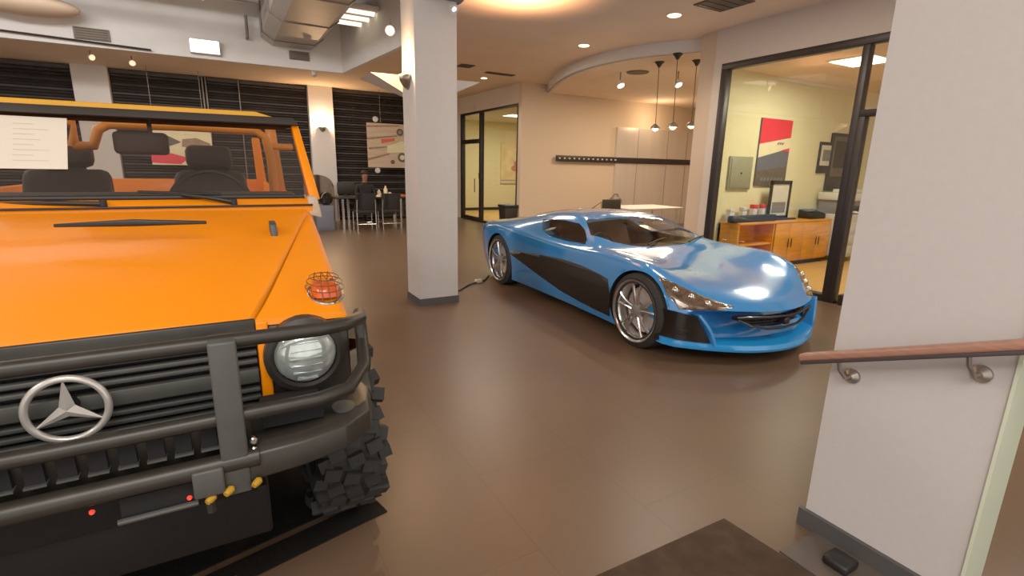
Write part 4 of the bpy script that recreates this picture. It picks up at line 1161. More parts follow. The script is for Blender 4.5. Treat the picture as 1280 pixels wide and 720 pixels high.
# star badge
c = Vector((GX - 0.008, 1.665, 0.923)); R_ = 0.088
st = MB(); st.tube([c + Vector((R_ * math.cos(2 * PI * i / 48), 0, R_ * math.sin(2 * PI * i / 48))) for i in range(48)], 0.0095, 12, closed=True)
so = st.build('star_badge', M['silver'], G, smooth=True)
m = MB()
ce = m.bm.verts.new(c + Vector((0, -0.014, 0))); cb = m.bm.verts.new(c + Vector((0, 0.012, 0)))
tips = []; dents = []
for k in range(3):
    a_ = PI / 2 + 2 * PI * k / 3
    tips.append(m.bm.verts.new(c + Vector((R_ * math.cos(a_), 0, R_ * math.sin(a_)))))
    a2 = a_ + PI / 3
    dents.append(m.bm.verts.new(c + Vector((0.02 * math.cos(a2), 0, 0.02 * math.sin(a2)))))
for k in range(3):
    for ctr in (ce, cb):
        m.bm.faces.new((ctr, tips[k], dents[k])); m.bm.faces.new((ctr, dents[k - 1], tips[k]))
m.build('star', M['silver'], so)
m = MB(); m.cyl(c + Vector((0, 0.012, 0)), c + Vector((0, 0.05, 0)), 0.02); m.build('badge_mount', M['black'], so)

# ---- bull bar
BYY = 1.50
TZ = 1.108
bb = MB(); bb.tube(gm((-0.785, BYY + 0.22, TZ - 0.06), (-0.78, BYY + 0.2, TZ - 0.025), (-0.76, BYY + 0.10, TZ - 0.01), (-0.70, BYY + 0.02, TZ), (-0.62, BYY, TZ), (0, BYY, TZ), (0.62, BYY, TZ), (0.70, BYY + 0.02, TZ), (0.76, BYY + 0.10, TZ - 0.01), (0.78, BYY + 0.2, TZ - 0.025), (0.785, BYY + 0.22, TZ - 0.06)), 0.021, 16)
bbo = bb.build('bull_bar', M['satin'], G, smooth=True)
LZ = 0.884
m = MB(); m.tube(gm((-0.785, BYY + 0.22, 1.04), (-0.785, BYY + 0.20, LZ + 0.1), (-0.765, BYY + 0.10, LZ + 0.05), (-0.70, BYY + 0.02, LZ + 0.015), (-0.6, BYY, LZ + 0.005), (0, BYY, LZ), (0.6, BYY, LZ + 0.005), (0.70, BYY + 0.02, LZ + 0.015), (0.765, BYY + 0.10, LZ + 0.05), (0.785, BYY + 0.20, LZ + 0.1), (0.785, BYY + 0.22, 1.04)), 0.021, 16)
m.build('lower_tube', M['satin'], bbo, smooth=True)
for s in (-1, 1):
    u = s * 0.37
    m = MB(); m.hexa(gm((u - 0.034, BYY - 0.03, 0.66), (u + 0.034, BYY - 0.03, 0.66), (u + 0.034, BYY + 0.02, 0.66), (u - 0.034, BYY + 0.02, 0.66), (u - 0.034, BYY - 0.035, 1.115), (u + 0.034, BYY - 0.035, 1.115), (u + 0.034, BYY + 0.012, 1.13), (u - 0.034, BYY + 0.012, 1.13)))
    m.build('upright', M['greybar'], bbo, bevel=0.006)
    m = MB(); m.tube(gm((s * 0.785, BYY + 0.21, 0.92), (s * 0.785, BYY + 0.22, 1.05)), 0.016, 10); m.build('side_stay', M['satin'], bbo, smooth=True)
    m = MB()
    for zz in (0.775, 0.805): m.lathe([(0, 0.011), (-0.012, 0.011), (-0.016, 0.007)], (GX + u + s * 0.05, BYY + 0.0, zz), (0, 1, 0), 10)
    m.build('bolt', M['chrome'], bbo, smooth=True)

# bumper: slotted centre plate and swept ends
bp = MB()
bp.hexa(gm((-0.42, BYY + 0.06, 0.74), (0.42, BYY + 0.06, 0.74), (0.42, BYY + 0.10, 0.74), (-0.42, BYY + 0.10, 0.74), (-0.42, BYY + 0.035, 0.862), (0.42, BYY + 0.035, 0.862), (0.42, BYY + 0.075, 0.862), (-0.42, BYY + 0.075, 0.862)))
bpo = bp.build('bumper', M['satin'], G, bevel=0.006)
m = MB()
for k in range(13):
    u = -0.37 + 0.062 * k
    m.hexa(gm((u - 0.019, BYY + 0.028, 0.795), (u + 0.019, BYY + 0.028, 0.795), (u + 0.019, BYY + 0.06, 0.795), (u - 0.019, BYY + 0.06, 0.795), (u - 0.019, BYY + 0.024, 0.85), (u + 0.019, BYY + 0.024, 0.85), (u + 0.019, BYY + 0.06, 0.85), (u - 0.019, BYY + 0.06, 0.85)))
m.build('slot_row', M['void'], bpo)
m = MB()
for k in range(13):
    u = -0.37 + 0.062 * k
    m.box((GX + u - 0.022, BYY + 0.018, 0.788), (GX + u + 0.022, BYY + 0.05, 0.794))
m.build('slot_edge', M['greybar'], bpo)
m = MB(); m.tube(gm((-0.43, BYY - 0.01, 0.755), (0.43, BYY - 0.01, 0.755)), 0.028, 14); m.build('bumper_tube', M['satin'], bpo, smooth=True)
for s in (-1, 1):
    m = MB()
    secs = [(0.40, 0.0, 0.70, 0.785), (0.55, 0.0, 0.71, 0.79), (0.68, 0.02, 0.72, 0.80), (0.77, 0.09, 0.73, 0.805), (0.80, 0.20, 0.74, 0.805)]
    rings = []
    for (u, dy, z0_, z1_) in secs:
        rings.append([m.bm.verts.new(p) for p in gm((s * u, BYY + dy - 0.03, z0_ - 0.01), (s * u, BYY + dy - 0.02, z1_ - 0.02), (s * (u - 0.0), BYY + dy + 0.015, z1_), (s * (u - 0.03), BYY + dy + 0.2, z1_), (s * (u - 0.03), BYY + dy + 0.2, z0_ - 0.01))])
    for a, b in zip(rings, rings[1:]): m.bridge(a, b)
    m.cap(rings[0]); m.cap(rings[-1])
    m.build('bumper_end', M['satin'], bpo, bevel=0.006)
    m = MB(); cc = GX + s * 0.69
    m.lathe([(0, 0.036), (0.006, 0.036), (0.008, 0.022)], (cc, BYY + 0.09, 0.803), (0, -0.1, 1), 20); m.build('end_cap', M['greybar'], bpo, smooth=True)
    m = MB(); m.box((GX + s * 0.565 - 0.115, BYY + 0.06, 0.80), (GX + s * 0.565 + 0.06, BYY + 0.2, 0.845)); m.build('bumper_recess', M['void'], bpo)
# under-bumper winch plate and tow gear
m = MB(); m.hexa(gm((-0.5, BYY + 0.06, 0.60), (0.42, BYY + 0.06, 0.60), (0.42, BYY + 0.12, 0.58), (-0.5, BYY + 0.12, 0.58), (-0.5, BYY + 0.02, 0.73), (0.42, BYY + 0.02, 0.73), (0.42, BYY + 0.1, 0.73), (-0.5, BYY + 0.1, 0.73)))
wp = m.build('winch_plate', M['under'], G, bevel=0.006)
m = MB(); a = onY(147, 618, BYY); b = onY(246, 634, BYY)
m.box((a.x, BYY + 0.0, 0.655), (GX + 0.26, BYY + 0.03, 0.715)); m.build('winch_housing', M['void'], wp)
m = MB(); m.tube(gm((0.09, BYY - 0.01, 0.655), (0.27, BYY - 0.01, 0.655)), 0.008, 8); m.build('winch_roller', M['greybar'], wp)
m = MB(); m.box((GX + 0.265, BYY - 0.05, 0.685), (GX + 0.34, BYY + 0.0, 0.765)); sh = m.build('tow_block', M['greybar'], wp, bevel=0.006)
m = MB(); m.cyl(gm((0.30, BYY - 0.03, 0.63))[0], gm((0.30, BYY - 0.03, 0.69))[0], 0.012); m.build('tow_pin', M['satin'], sh)
for u, z in ((0.30, 0.675), (0.345, 0.685), (0.415, 0.69)):
    m = MB(); m.lathe([(-0.010, 0.008), (0.0, 0.011), (0.012, 0.011), (0.018, 0.006)], (GX + u, BYY - 0.045, z), (0.6, 0.6, 0.2), 12); m.build('tow_hook', M['yel'], wp, smooth=True)
for px, py in ((115, 640), (240, 597), (237, 622)):
    q = onY(px, py, BYY - 0.004)
    m = MB(); m.lathe([(0, 0.007), (-0.006, 0.005)], q, (0, 1, 0), 10); m.build('marker_lamp', M['red'], wp)
m = MB(); m.hexa(gm((-0.45, 1.62, 0.40), (0.45, 1.62, 0.40), (0.45, 2.05, 0.36), (-0.45, 2.05, 0.36), (-0.45, 1.58, 0.60), (0.45, 1.58, 0.60), (0.45, 2.05, 0.60), (-0.45, 2.05, 0.60)))
m.build('skid_plate', M['under'], G, bevel=0.01)

# wheels
def offroad_wheel(x, y, s):
    wpar = MB()
    R0, R1, hw = 0.30, 0.385, 0.125
    prof = [(-hw, 0.235), (-hw - 0.008, 0.30), (-hw + 0.004, 0.365), (-hw + 0.03, R1), (hw - 0.03, R1), (hw - 0.004, 0.365), (hw + 0.008, 0.30), (hw, 0.235), (hw - 0.03, 0.225), (-hw + 0.03, 0.225), (-hw, 0.235)]
    c = Vector((GX + x, y, 0.42))
    wpar.lathe(prof, c, (1, 0, 0), 56, caps=False); bmesh.ops.remove_doubles(wpar.bm, verts=wpar.bm.verts, dist=0.0003)
    wo = wpar.build('wheel', M['rubber'], G, smooth=True)
    t = MB(); N = 30
    for k in range(N):
        for row, off, dz in ((-0.075, 0.0, 0.045), (0.0, 0.5, 0.05), (0.075, 0.0, 0.045), (-0.118, 0.5, 0.03), (0.118, 0.5, 0.03)):
            a_ = 2 * PI * (k + off) / N
            Rm = Matrix.Rotation(a_, 3, 'X')
            rr = R1 + 0.008 if abs(row) < 0.1 else R1 - 0.016
            cc = c + Rm @ Vector((row + 0.012 * math.sin(k * 2.1), 0, rr))
            t.cbox(cc, (0.062 if abs(row) < 0.1 else 0.05, 0.052, 0.03 if abs(row) < 0.1 else 0.05), 0, Rm @ Matrix.Rotation(0.25 * (1 if k % 2 else -1), 3, 'Z'))
    t.build('tread_blocks', M['rubber'], wo)
    r = MB(); o_ = s * 0.09
    r.lathe([(0, 0.232), (0.03 * s, 0.225), (0.02 * s, 0.2), (-0.03 * s, 0.16), (-0.03 * s, 0.09), (0.03 * s, 0.07), (0.04 * s, 0.0)], c + Vector((o_, 0, 0)), (1, 0, 0), 36, caps=False)
    r.build('rim', M['satin'], wo, smooth=True)
    b_ = MB()
    for k in range(5):
        a_ = 2 * PI * k / 5
        b_.cyl(c + Vector((o_ - 0.03 * s, 0.1 * math.cos(a_), 0.1 * math.sin(a_))), c + Vector((o_ + 0.0, 0.1 * math.cos(a_), 0.1 * math.sin(a_))), 0.012, n=6)
    b_.build('wheel_nut', M['chrome'], wo)


for x, s in ((0.77, 1), (-0.77, -1)):
    offroad_wheel(x, 2.28, s); offroad_wheel(x, 4.68, s)

# body sides, doors, rear tub
for s in (-1, 1):
    def sx(a, b): return (GX + min(s * a, s * b), GX + max(s * a, s * b))
    x0_, x1_ = sx(0.76, 0.80)
    m = MB(); m.box((x0_, 2.83, 0.72), (x1_, 3.85, 1.40)); d = m.build('door', M['orange'], G, bevel=0.012)
    xh = GX + s * 0.815
    m = MB(); m.box((min(xh, xh - s * 0.02), 3.66, 1.22), (max(xh, xh - s * 0.02), 3.80, 1.26)); m.build('door_handle', M['black'], d, bevel=0.006)
    m = MB(); m.box((x0_, 3.87, 0.72), (x1_, 5.55, 1.40)); m.build('rear_side_panel', M['orange'], G, bevel=0.012)
    m = MB(); m.box((sx(0.8, 0.825)[0], 2.9, 1.05), (sx(0.8, 0.825)[1], 5.5, 1.10)); m.build('rub_strip', M['black'], G, bevel=0.006)
    m = MB(); m.tube(gm((s * 0.84, 2.85, 0.52), (s * 0.84, 4.1, 0.52)), 0.04, 12); m.build('side_step', M['satin'], G, smooth=True)
    m = MB(); pts = []
    for i in range(13):
        a_ = PI * (0.06 + 0.88 * i / 12); pts.append((4.68 - 0.53 * math.cos(a_), 0.42 + 0.50 * math.sin(a_)))
    for p, q in zip(pts, pts[1:]):
        m.hexa(gm((s * 0.70, p[0], p[1]), (s * 0.85, p[0], p[1] - 0.02), (s * 0.85, q[0], q[1] - 0.02), (s * 0.70, q[0], q[1]), (s * 0.70, p[0], p[1] + 0.03), (s * 0.845, p[0], p[1] + 0.0), (s * 0.845, q[0], q[1] + 0.0), (s * 0.70, q[0], q[1] + 0.03)))
    bmesh.ops.remove_doubles(m.bm, verts=m.bm.verts, dist=0.0005)
    m.build('wheel_arch_flare', M['satin'], G, smooth=True)
    # pillars
    m = MB(); m.hexa(gm((s * 0.80, 2.78, 1.40), (s * 0.85, 2.78, 1.40), (s * 0.85, 2.86, 1.40), (s * 0.80, 2.86, 1.40), (s * 0.765, 3.02, 1.775), (s * 0.80, 3.02, 1.775), (s * 0.80, 3.09, 1.775), (s * 0.765, 3.09, 1.775)))
    m.build('windscreen_pillar', M['orange'], G, bevel=0.008)
    m = MB(); m.hexa(gm((s * 0.74, 3.82, 1.3), (s * 0.80, 3.82, 1.3), (s * 0.80, 3.90, 1.3), (s * 0.72, 3.90, 1.3), (s * 0.70, 3.82, 1.80), (s * 0.76, 3.82, 1.80), (s * 0.76, 3.90, 1.80), (s * 0.70, 3.90, 1.80)))
    m.build('centre_pillar', M['orangei'], G, bevel=0.008)
    m = MB(); m.hexa(gm((s * 0.72, 5.45, 1.3), (s * 0.80, 5.45, 1.3), (s * 0.80, 5.55, 1.3), (s * 0.72, 5.55, 1.3), (s * 0.70, 5.40, 1.80), (s * 0.76, 5.40, 1.80), (s * 0.76, 5.50, 1.80), (s * 0.70, 5.50, 1.80)))
    m.build('rear_pillar', M['orange'], G, bevel=0.008)
    # windscreen hinge bracket
    m = MB(); m.hexa(gm((s * 0.78, 2.70, 1.33), (s * 0.845, 2.72, 1.31), (s * 0.845, 2.80, 1.33), (s * 0.78, 2.80, 1.35), (s * 0.785, 2.74, 1.42), (s * 0.83, 2.75, 1.42), (s * 0.83, 2.82, 1.42), (s * 0.785, 2.82, 1.42)))
    m.build('hinge_bracket', M['beigep'], G, bevel=0.01)
m = MB(); m.box((GX - 0.78, 5.52, 0.66), (GX + 0.78, 5.58, 1.42)); m.build('tailgate', M['orange'], G, bevel=0.012)
m = MB(); m.box((GX - 0.76, 2.85, 0.66), (GX + 0.76, 5.52, 0.72)); m.build('cabin_floor', M['dark'], G)
m = MB(); m.box((GX - 0.76, 2.74, 0.66), (GX + 0.76, 2.80, 1.30)); m.build('firewall', M['dark'], G)
# roof: black header and soft top with orange front strip
m = MB(); m.hexa(gm((-0.80, 2.985, 1.765), (0.80, 2.985, 1.775), (0.80, 3.10, 1.775), (-0.80, 3.10, 1.765), (-0.775, 3.01, 1.80), (0.775, 3.01, 1.812), (0.775, 3.10, 1.812), (-0.775, 3.10, 1.80)))
m.build('roof_header', M['dark'], G, bevel=0.008)
m = MB(); m.hexa(gm((-0.775, 3.10, 1.765), (0.775, 3.10, 1.77), (0.77, 3.42, 1.77), (-0.77, 3.42, 1.765), (-0.775, 3.10, 1.80), (0.775, 3.10, 1.81), (0.76, 3.42, 1.80), (-0.76, 3.42, 1.80)))
m.build('soft_top', M['dark'], G, bevel=0.01)
m = MB(); m.hexa(gm((-0.70, 3.03, 1.802), (0.68, 3.03, 1.812), (0.68, 3.10, 1.812), (-0.70, 3.10, 1.802), (-0.68, 3.035, 1.826), (0.60, 3.035, 1.834), (0.60, 3.10, 1.834), (-0.68, 3.10, 1.826)))
m.build('roof_strip', M['roofyel'], G, bevel=0.004)
# windscreen
m = MB(); m.hexa(gm((-0.80, 2.80, 1.415), (0.80, 2.80, 1.415), (0.80, 2.806, 1.415), (-0.80, 2.806, 1.415), (-0.765, 3.03, 1.775), (0.765, 3.03, 1.775), (0.765, 3.036, 1.775), (-0.765, 3.036, 1.775)))
ws = m.build('windscreen', M['gwsglass'], G)
m = MB(); m.tube(gm((-0.775, 2.80, 1.415), (0.775, 2.80, 1.415)), 0.012, 8); m.build('windscreen_seal', M['black'], ws)
# wipers
for (p0, p1) in (((131, 270), (-20, 255)), ((294, 266), (226, 243))):
    q0 = Vector((onY(p0[0], p0[1], 2.72).x, 2.73, 1.395)); q1 = onY(p1[0], p1[1], 2.78)
    m = MB(); m.tube([q0, q0.lerp(q1, 0.4) + Vector((0, -0.01, 0.004)), q1], [0.012, 0.01, 0.006], 8)
    wi = m.build('wiper', M['black'], G, smooth=True)
    m = MB(); m.cyl(q0 - Vector((0, 0, 0.02)), q0 + Vector((0, 0, 0.015)), 0.014, n=12); m.build('wiper_pivot', M['black'], wi)
    bl0 = q1 + Vector((-0.16, 0.01, 0.012)); bl1 = q1 + Vector((0.16, 0.01, 0.0))
    m = MB(); m.tube([bl0, bl1], 0.006, 6); m.build('wiper_blade', M['black'], wi)
# interior
m = MB(); m.prism([(2.83, 1.22), (2.83, 1.40), (2.95, 1.435), (3.12, 1.40), (3.16, 1.25), (3.1, 1.1), (2.83, 1.05)], GX - 0.74, GX + 0.74, 'x'); m.build('dashboard', M['dark'], G, bevel=0.012)
for s in (-1, 1):
    m = MB(); m.box((GX + s * 0.36 - 0.24, 3.35, 0.9), (GX + s * 0.36 + 0.24, 3.82, 1.05)); se = m.build('seat', M['seatd'] if 'seatd' in M else M['dark'], G, bevel=0.05)
    m = MB(); m.hexa(gm((s * 0.36 - 0.23, 3.70, 1.0), (s * 0.36 + 0.23, 3.70, 1.0), (s * 0.36 + 0.23, 3.84, 1.0), (s * 0.36 - 0.23, 3.84, 1.0), (s * 0.36 - 0.20, 3.86, 1.52), (s * 0.36 + 0.20, 3.86, 1.52), (s * 0.36 + 0.20, 3.95, 1.52), (s * 0.36 - 0.20, 3.95, 1.52)))
    m.build('seat_back', M['dark'], se, bevel=0.05)
    m = MB(); m.box((GX + s * 0.36 - 0.13, 3.87, 1.53), (GX + s * 0.36 + 0.13, 3.96, 1.68)); m.build('head_rest', M['dark'], se, bevel=0.04)
c = gm((0.36, 3.22, 1.36))[0]
tilt = Matrix.Rotation(-0.5, 3, 'X')
m = MB(); m.tube([c + tilt @ Vector((0.19 * math.cos(2 * PI * i / 32), 0, 0.19 * math.sin(2 * PI * i / 32))) for i in range(32)], 0.014, 8, closed=True)
for a_ in (0.2, PI - 0.2, -PI / 2): m.tube([c, c + tilt @ Vector((0.19 * math.cos(a_), 0, 0.19 * math.sin(a_)))], 0.014, 6)
m.tube([c, c + Vector((0, -0.15, -0.1))], 0.03, 8); m.build('steering_wheel', M['black'], G, smooth=True)
# roll hoop (orange tube cage)
HY = 3.66
hp = [onY(92, 183, HY), onY(117, 182, HY), onY(122, 162, HY), onY(136, 155, HY), onY(230, 158, HY), onY(318, 163, HY), onY(332, 172, HY), onY(339, 200, HY), onY(343, 240, HY)]
hp = hp + [Vector((hp[-1].x + 0.01, HY, 0.72))]
m = MB(); m.tube(hp, 0.027, 12); m.build('roll_hoop', M['orangei'], G, smooth=True)
hl2 = [Vector((2 * GX - p.x, p.y, p.z)) for p in hp[4:]]
m = MB(); m.tube([onY(92, 183, HY) + Vector((0, 0, -0.0)), Vector((hl2[0].x, HY, hl2[0].z))] + hl2[1:], 0.027, 12); m.build('roll_hoop', M['orangei'], G, smooth=True)
a = onY(336, 183, HY); m = MB(); m.tube([a, a + Vector((0.14, 0.05, 0))], 0.02, 10); m.build('cage_brace', M['orangei'], G, smooth=True)
# mirror
q = onY(180, 180, 3.06)
m = MB(); m.box((q.x - 0.12, 3.05, q.z - 0.05), (q.x + 0.10, 3.09, q.z + 0.055)); mi = m.build('rear_mirror', M['dark'], G, bevel=0.02)
m = MB(); m.tube([(q.x + 0.03, 3.08, q.z), (q.x + 0.03, 3.06, 1.79)], 0.01, 8); m.build('mirror_stem', M['dark'], mi)
# paper notice inside the windscreen
def wsy(z): return 2.806 + (z - 1.415) / (1.775 - 1.415) * 0.23 - 0.016
root = thing('paper_notice', 'white paper notice on the orange car windscreen', 'notice', (-0.64, 2.9, 1.53))
zt, zb_ = 1.752, 1.535
P4 = [Vector((-0.785, wsy(zb_), zb_)), Vector((-0.565, wsy(zb_), zb_)), Vector((-0.565, wsy(zt), zt)), Vector((-0.785, wsy(zt), zt))]
off = Vector((0, 0.004, 0))
m = MB(); m.hexa([P4[0], P4[1], P4[1] + off, P4[0] + off, P4[3], P4[2], P4[2] + off, P4[3] + off]); m.build('sheet', M['paper'], root)
m = MB()
for k in range(8):
    t = 0.15 + 0.1 * k; e_ = (0.3, 0.75)[k % 2] if k != 3 else 0.5
    a = P4[0].lerp(P4[3], 1 - t); b = P4[1].lerp(P4[2], 1 - t)
    p, q = a.lerp(b, 0.2), a.lerp(b, 0.35 + 0.5 * e_)
    o_ = Vector((0, -0.0015, 0)); h_ = Vector((0, 0.0016, 0.0026))
    m.face([p + o_, q + o_, q + o_ + h_, p + o_ + h_])
m.build('printed_lines', M['ink'], root)
# second sheet beside
m = MB(); zt2, zb2 = 1.752, 1.45
x0_, x1_ = -0.90, -0.795
m.hexa([Vector((x0_, wsy(zb2), zb2)), Vector((x1_, wsy(zb2), zb2)), Vector((x1_, wsy(zb2) + 0.004, zb2)), Vector((x0_, wsy(zb2) + 0.004, zb2)), Vector((x0_, wsy(zt2), zt2)), Vector((x1_, wsy(zt2), zt2)), Vector((x1_, wsy(zt2) + 0.004, zt2)), Vector((x0_, wsy(zt2) + 0.004, zt2))])
tag(m.build('paper_notice', M['paper']), 'narrow pale sheet at the left edge of the orange windscreen', 'notice')
# ------------------------------------------------------------------ blue sports car
# local frame: u to the right, s from the nose towards the tail, z up
BX, BYN, BROT = 4.10, 2.43, math.radians(-1.8)
CAR = thing('sports_car', 'low light blue electric supercar with black side panel on showroom floor', 'car', (BX, BYN, 0), rz=BROT)
ST = [  # s, bottom, then control points from the sill to the centre line
    (0.00, [(0, .14), (.80, .14), (.88, .24), (.88, .34), (.85, .43), (.74, .465), (.50, .465), (.25, .455), (0, .45)]),
    (0.12, [(0, .12), (.88, .12), (.95, .25), (.96, .37), (.92, .51), (.80, .545), (.52, .525), (.26, .512), (0, .508)]),
    (0.40, [(0, .12), (.93, .12), (.97, .25), (.985, .42), (.955, .63), (.83, .675), (.56, .622), (.28, .60), (0, .597)]),
    (0.80, [(0, .12), (.95, .12), (.975, .25), (1.0, .45), (.97, .70), (.85, .772), (.60, .728), (.30, .685), (0, .68)]),
    (1.20, [(0, .12), (.93, .12), (.96, .25), (.985, .46), (.955, .71), (.85, .785), (.62, .765), (.31, .752), (0, .75)]),
    (1.50, [(0, .12), (.92, .12), (.945, .25), (.965, .46), (.94, .72), (.86, .785), (.68, .80), (.34, .80), (0, .80)]),
    (1.80, [(0, .12), (.91, .12), (.935, .25), (.955, .46), (.935, .715), (.865, .78), (.69, .90), (.36, .945), (0, .955)]),
    (2.10, [(0, .12), (.905, .12), (.93, .25), (.95, .47), (.935, .715), (.865, .785), (.645, 1.015), (.34, 1.07), (0, 1.08)]),
    (2.40, [(0, .12), (.905, .12), (.93, .25), (.95, .47), (.94, .72), (.865, .795), (.62, 1.07), (.32, 1.125), (0, 1.135)]),
    (2.80, [(0, .12), (.91, .12), (.94, .25), (.965, .48), (.955, .74), (.875, .82), (.59, 1.065), (.30, 1.12), (0, 1.13)]),
    (3.20, [(0, .12), (.92, .12), (.96, .25), (.985, .50), (.985, .765), (.885, .86), (.55, 1.02), (.28, 1.07), (0, 1.08)]),
    (3.58, [(0, .12), (.95, .12), (.98, .25), (1.0, .52), (.99, .775), (.89, .86), (.51, .955), (.26, .995), (0, 1.005)]),
    (4.00, [(0, .14), (.93, .14), (.96, .27), (.985, .53), (.965, .765), (.85, .835), (.50, .88), (.25, .90), (0, .905)]),
    (4.35, [(0, .20), (.85, .20), (.90, .32), (.93, .55), (.915, .74), (.81, .80), (.50, .825), (.25, .835), (0, .84)]),
    (4.54, [(0, .28), (.78, .28), (.84, .38), (.88, .55), (.86, .70), (.76, .75), (.50, .77), (.25, .78), (0, .785)]),
]


ST = [(s_, [(u, z if z < .8 else .8 + (z - .8) * .86) for u, z in pts]) for s_, pts in ST]


def cr1(p0, p1, p2, p3, t): return 0.5 * (2 * p1 + (p2 - p0) * t + (2 * p0 - 5 * p1 + 4 * p2 - p3) * t * t + (3 * p1 - p0 - 3 * p2 + p3) * t ** 3)


def section(st, s):
    n = len(st)
    k = 0
    while k < n - 2 and s > st[k + 1][0]: k += 1
    a, b = st[k], st[k + 1]
    h = b[0] - a[0]; t = (s - a[0]) / h
    am, bp_ = st[max(k - 1, 0)], st[min(k + 2, n - 1)]
    out = []
    for i in range(len(a[1])):
        r = []
        for c in (0, 1):
            ma = (b[1][i][c] - am[1][i][c]) / (b[0] - am[0]) * h
            mb = (bp_[1][i][c] - a[1][i][c]) / (bp_[0] - a[0]) * h
            t2, t3 = t * t, t ** 3
            r.append((2 * t3 - 3 * t2 + 1) * a[1][i][c] + (t3 - 2 * t2 + t) * ma + (-2 * t3 + 3 * t2) * b[1][i][c] + (t3 - t2) * mb)
        out.append(r)
    return out


def half(ctrl, sub):
    pts = [tuple(ctrl[0]), tuple(ctrl[1])]
    n = len(ctrl)
    for i in range(1, n - 1):
        p0 = ctrl[i - 1] if i > 1 else [2 * ctrl[1][0] - ctrl[2][0], 2 * ctrl[1][1] - ctrl[2][1]]
        p1, p2 = ctrl[i], ctrl[i + 1]
        p3 = ctrl[i + 2] if i + 2 < n else [-ctrl[n - 2][0], ctrl[n - 2][1]]
        for k in range(1, sub + 1):
            t = k / sub
            pts.append((cr1(p0[0], p1[0], p2[0], p3[0], t), cr1(p0[1], p1[1], p2[1], p3[1], t)))
    return pts


def bend(u, s):
    r = s
    if s < 1.3: r += 0.46 * u * u * (1 - s / 1.3) ** 2
    if s > 3.6: r -= 0.24 * u * u * ((s - 3.6) / 0.94) ** 2
    return r


def loft(st, s0, s1, N, sub=5, bending=True):
    m = MB(); rings = []
    for j in range(N + 1):
        s = s0 + (s1 - s0) * j / N
        h = half(section(st, s), sub)
        full = h + [(-u, z) for u, z in reversed(h[1:-1])]
        rings.append([m.bm.verts.new((u, bend(u, s) if bending else s, z)) for u, z in full])
    for a, b in zip(rings, rings[1:]): m.bridge(a, b)
    m.cap(rings[0], 0, True); m.cap(rings[-1], 0)
    bmesh.ops.recalc_face_normals(m.bm, faces=m.bm.faces)
    return m


def to_obj(m, name='tmp'):
    me = bpy.data.meshes.new(name); bmesh.ops.recalc_face_normals(m.bm, faces=m.bm.faces)
    m.bm.to_mesh(me); m.bm.free()
    o = bpy.data.objects.new(name, me); COL.objects.link(o)
    return o


def boolean(a, b, op, rm=True):
    md = a.modifiers.new('b', 'BOOLEAN'); md.operation = op; md.object = b; md.solver = 'EXACT'
    dg = bpy.context.evaluated_depsgraph_get()
    me = bpy.data.meshes.new_from_object(a.evaluated_get(dg))
    a.modifiers.clear()
    if rm: bpy.data.objects.remove(b)
    return me


body0 = to_obj(loft(ST, 0, 4.54, 110))


def skin_panel(name, poly, a, b, axis, mt, parent, off=0.004, thick=0.008, minn=0.06, sign=0, smooth=True):
    """the piece of the body surface inside an extruded outline, lifted slightly, as a thin panel"""
    cut = to_obj(MB().prism(poly, a, b, axis))
    me = boolean(body0, cut, 'INTERSECT')
    bm = bmesh.new(); bm.from_mesh(me)
    bm.normal_update()
    ai = 'xyz'.index(axis)
    lo, hi = min(a, b), max(a, b)
    kill = []
    for f in bm.faces:
        n = f.normal[ai]; c = f.calc_center_median()[ai]
        if abs(n) < minn or (abs(abs(n) - 1) < 1e-4 and (abs(c - lo) < 1e-4 or abs(c - hi) < 1e-4)) or (sign and n * sign < 0): kill.append(f)
    bmesh.ops.delete(bm, geom=kill, context='FACES')
    bmesh.ops.remove_doubles(bm, verts=bm.verts, dist=0.0004)
    bm.normal_update()
    for v in bm.verts: v.co += v.normal * off
    bm.to_mesh(me); bm.free()
    me.materials.clear(); me.materials.append(mt)
    for p in me.polygons: p.use_smooth = True
    o = bpy.data.objects.new(name, me); COL.objects.link(o); o.parent = parent
    if thick:
        sd = o.modifiers.new('solid', 'SOLIDIFY'); sd.thickness = thick; sd.offset = -1
    return o


WF, WR, WZ, WRAD = 0.80, 3.58, 0.345, 0.345
# side outlines
sidewin = [(2.90, .955), (2.72, .975), (2.40, .988), (2.16, .98), (2.00, .93), (1.84, .845), (1.80, .80), (2.15, .792), (2.50, .805), (2.72, .85)]
wscreen_half = [(0, 1.46), (.22, 1.465), (.42, 1.51), (.60, 1.62), (.70, 1.80), (.725, 1.86), (.66, 2.00), (.61, 2.11), (.56, 2.165), (.3, 2.125), (0, 2.115)]
wscreen = wscreen_half + [(-u, s) for u, s in reversed(wscreen_half[1:-1])]
grille_half = [(0, .295), (.2, .30), (.34, .325), (.46, .38), (.49, .405), (.40, .412), (.2, .405), (0, .40)]
grille = grille_half + [(-u, z) for u, z in reversed(grille_half[1:-1])]

for s in (-1, 1):
    skin_panel('side_window', sidewin, s * 0.35, s * 1.2, 'x', M['carglass'], CAR, off=-0.004, thick=0, sign=s)
skin_panel('windscreen', wscreen, 0.72, 1.3, 'z', M['carglass'], CAR, off=-0.004, thick=0, sign=1)
rw = [(0, 2.95), (.34, 2.98), (.46, 3.1), (.38, 3.6), (.3, 3.75), (0, 3.78)]
skin_panel('rear_window', rw + [(-u, s) for u, s in reversed(rw[1:-1])], 0.7, 1.3, 'z', M['blackgl'], CAR, off=0.003, sign=1)
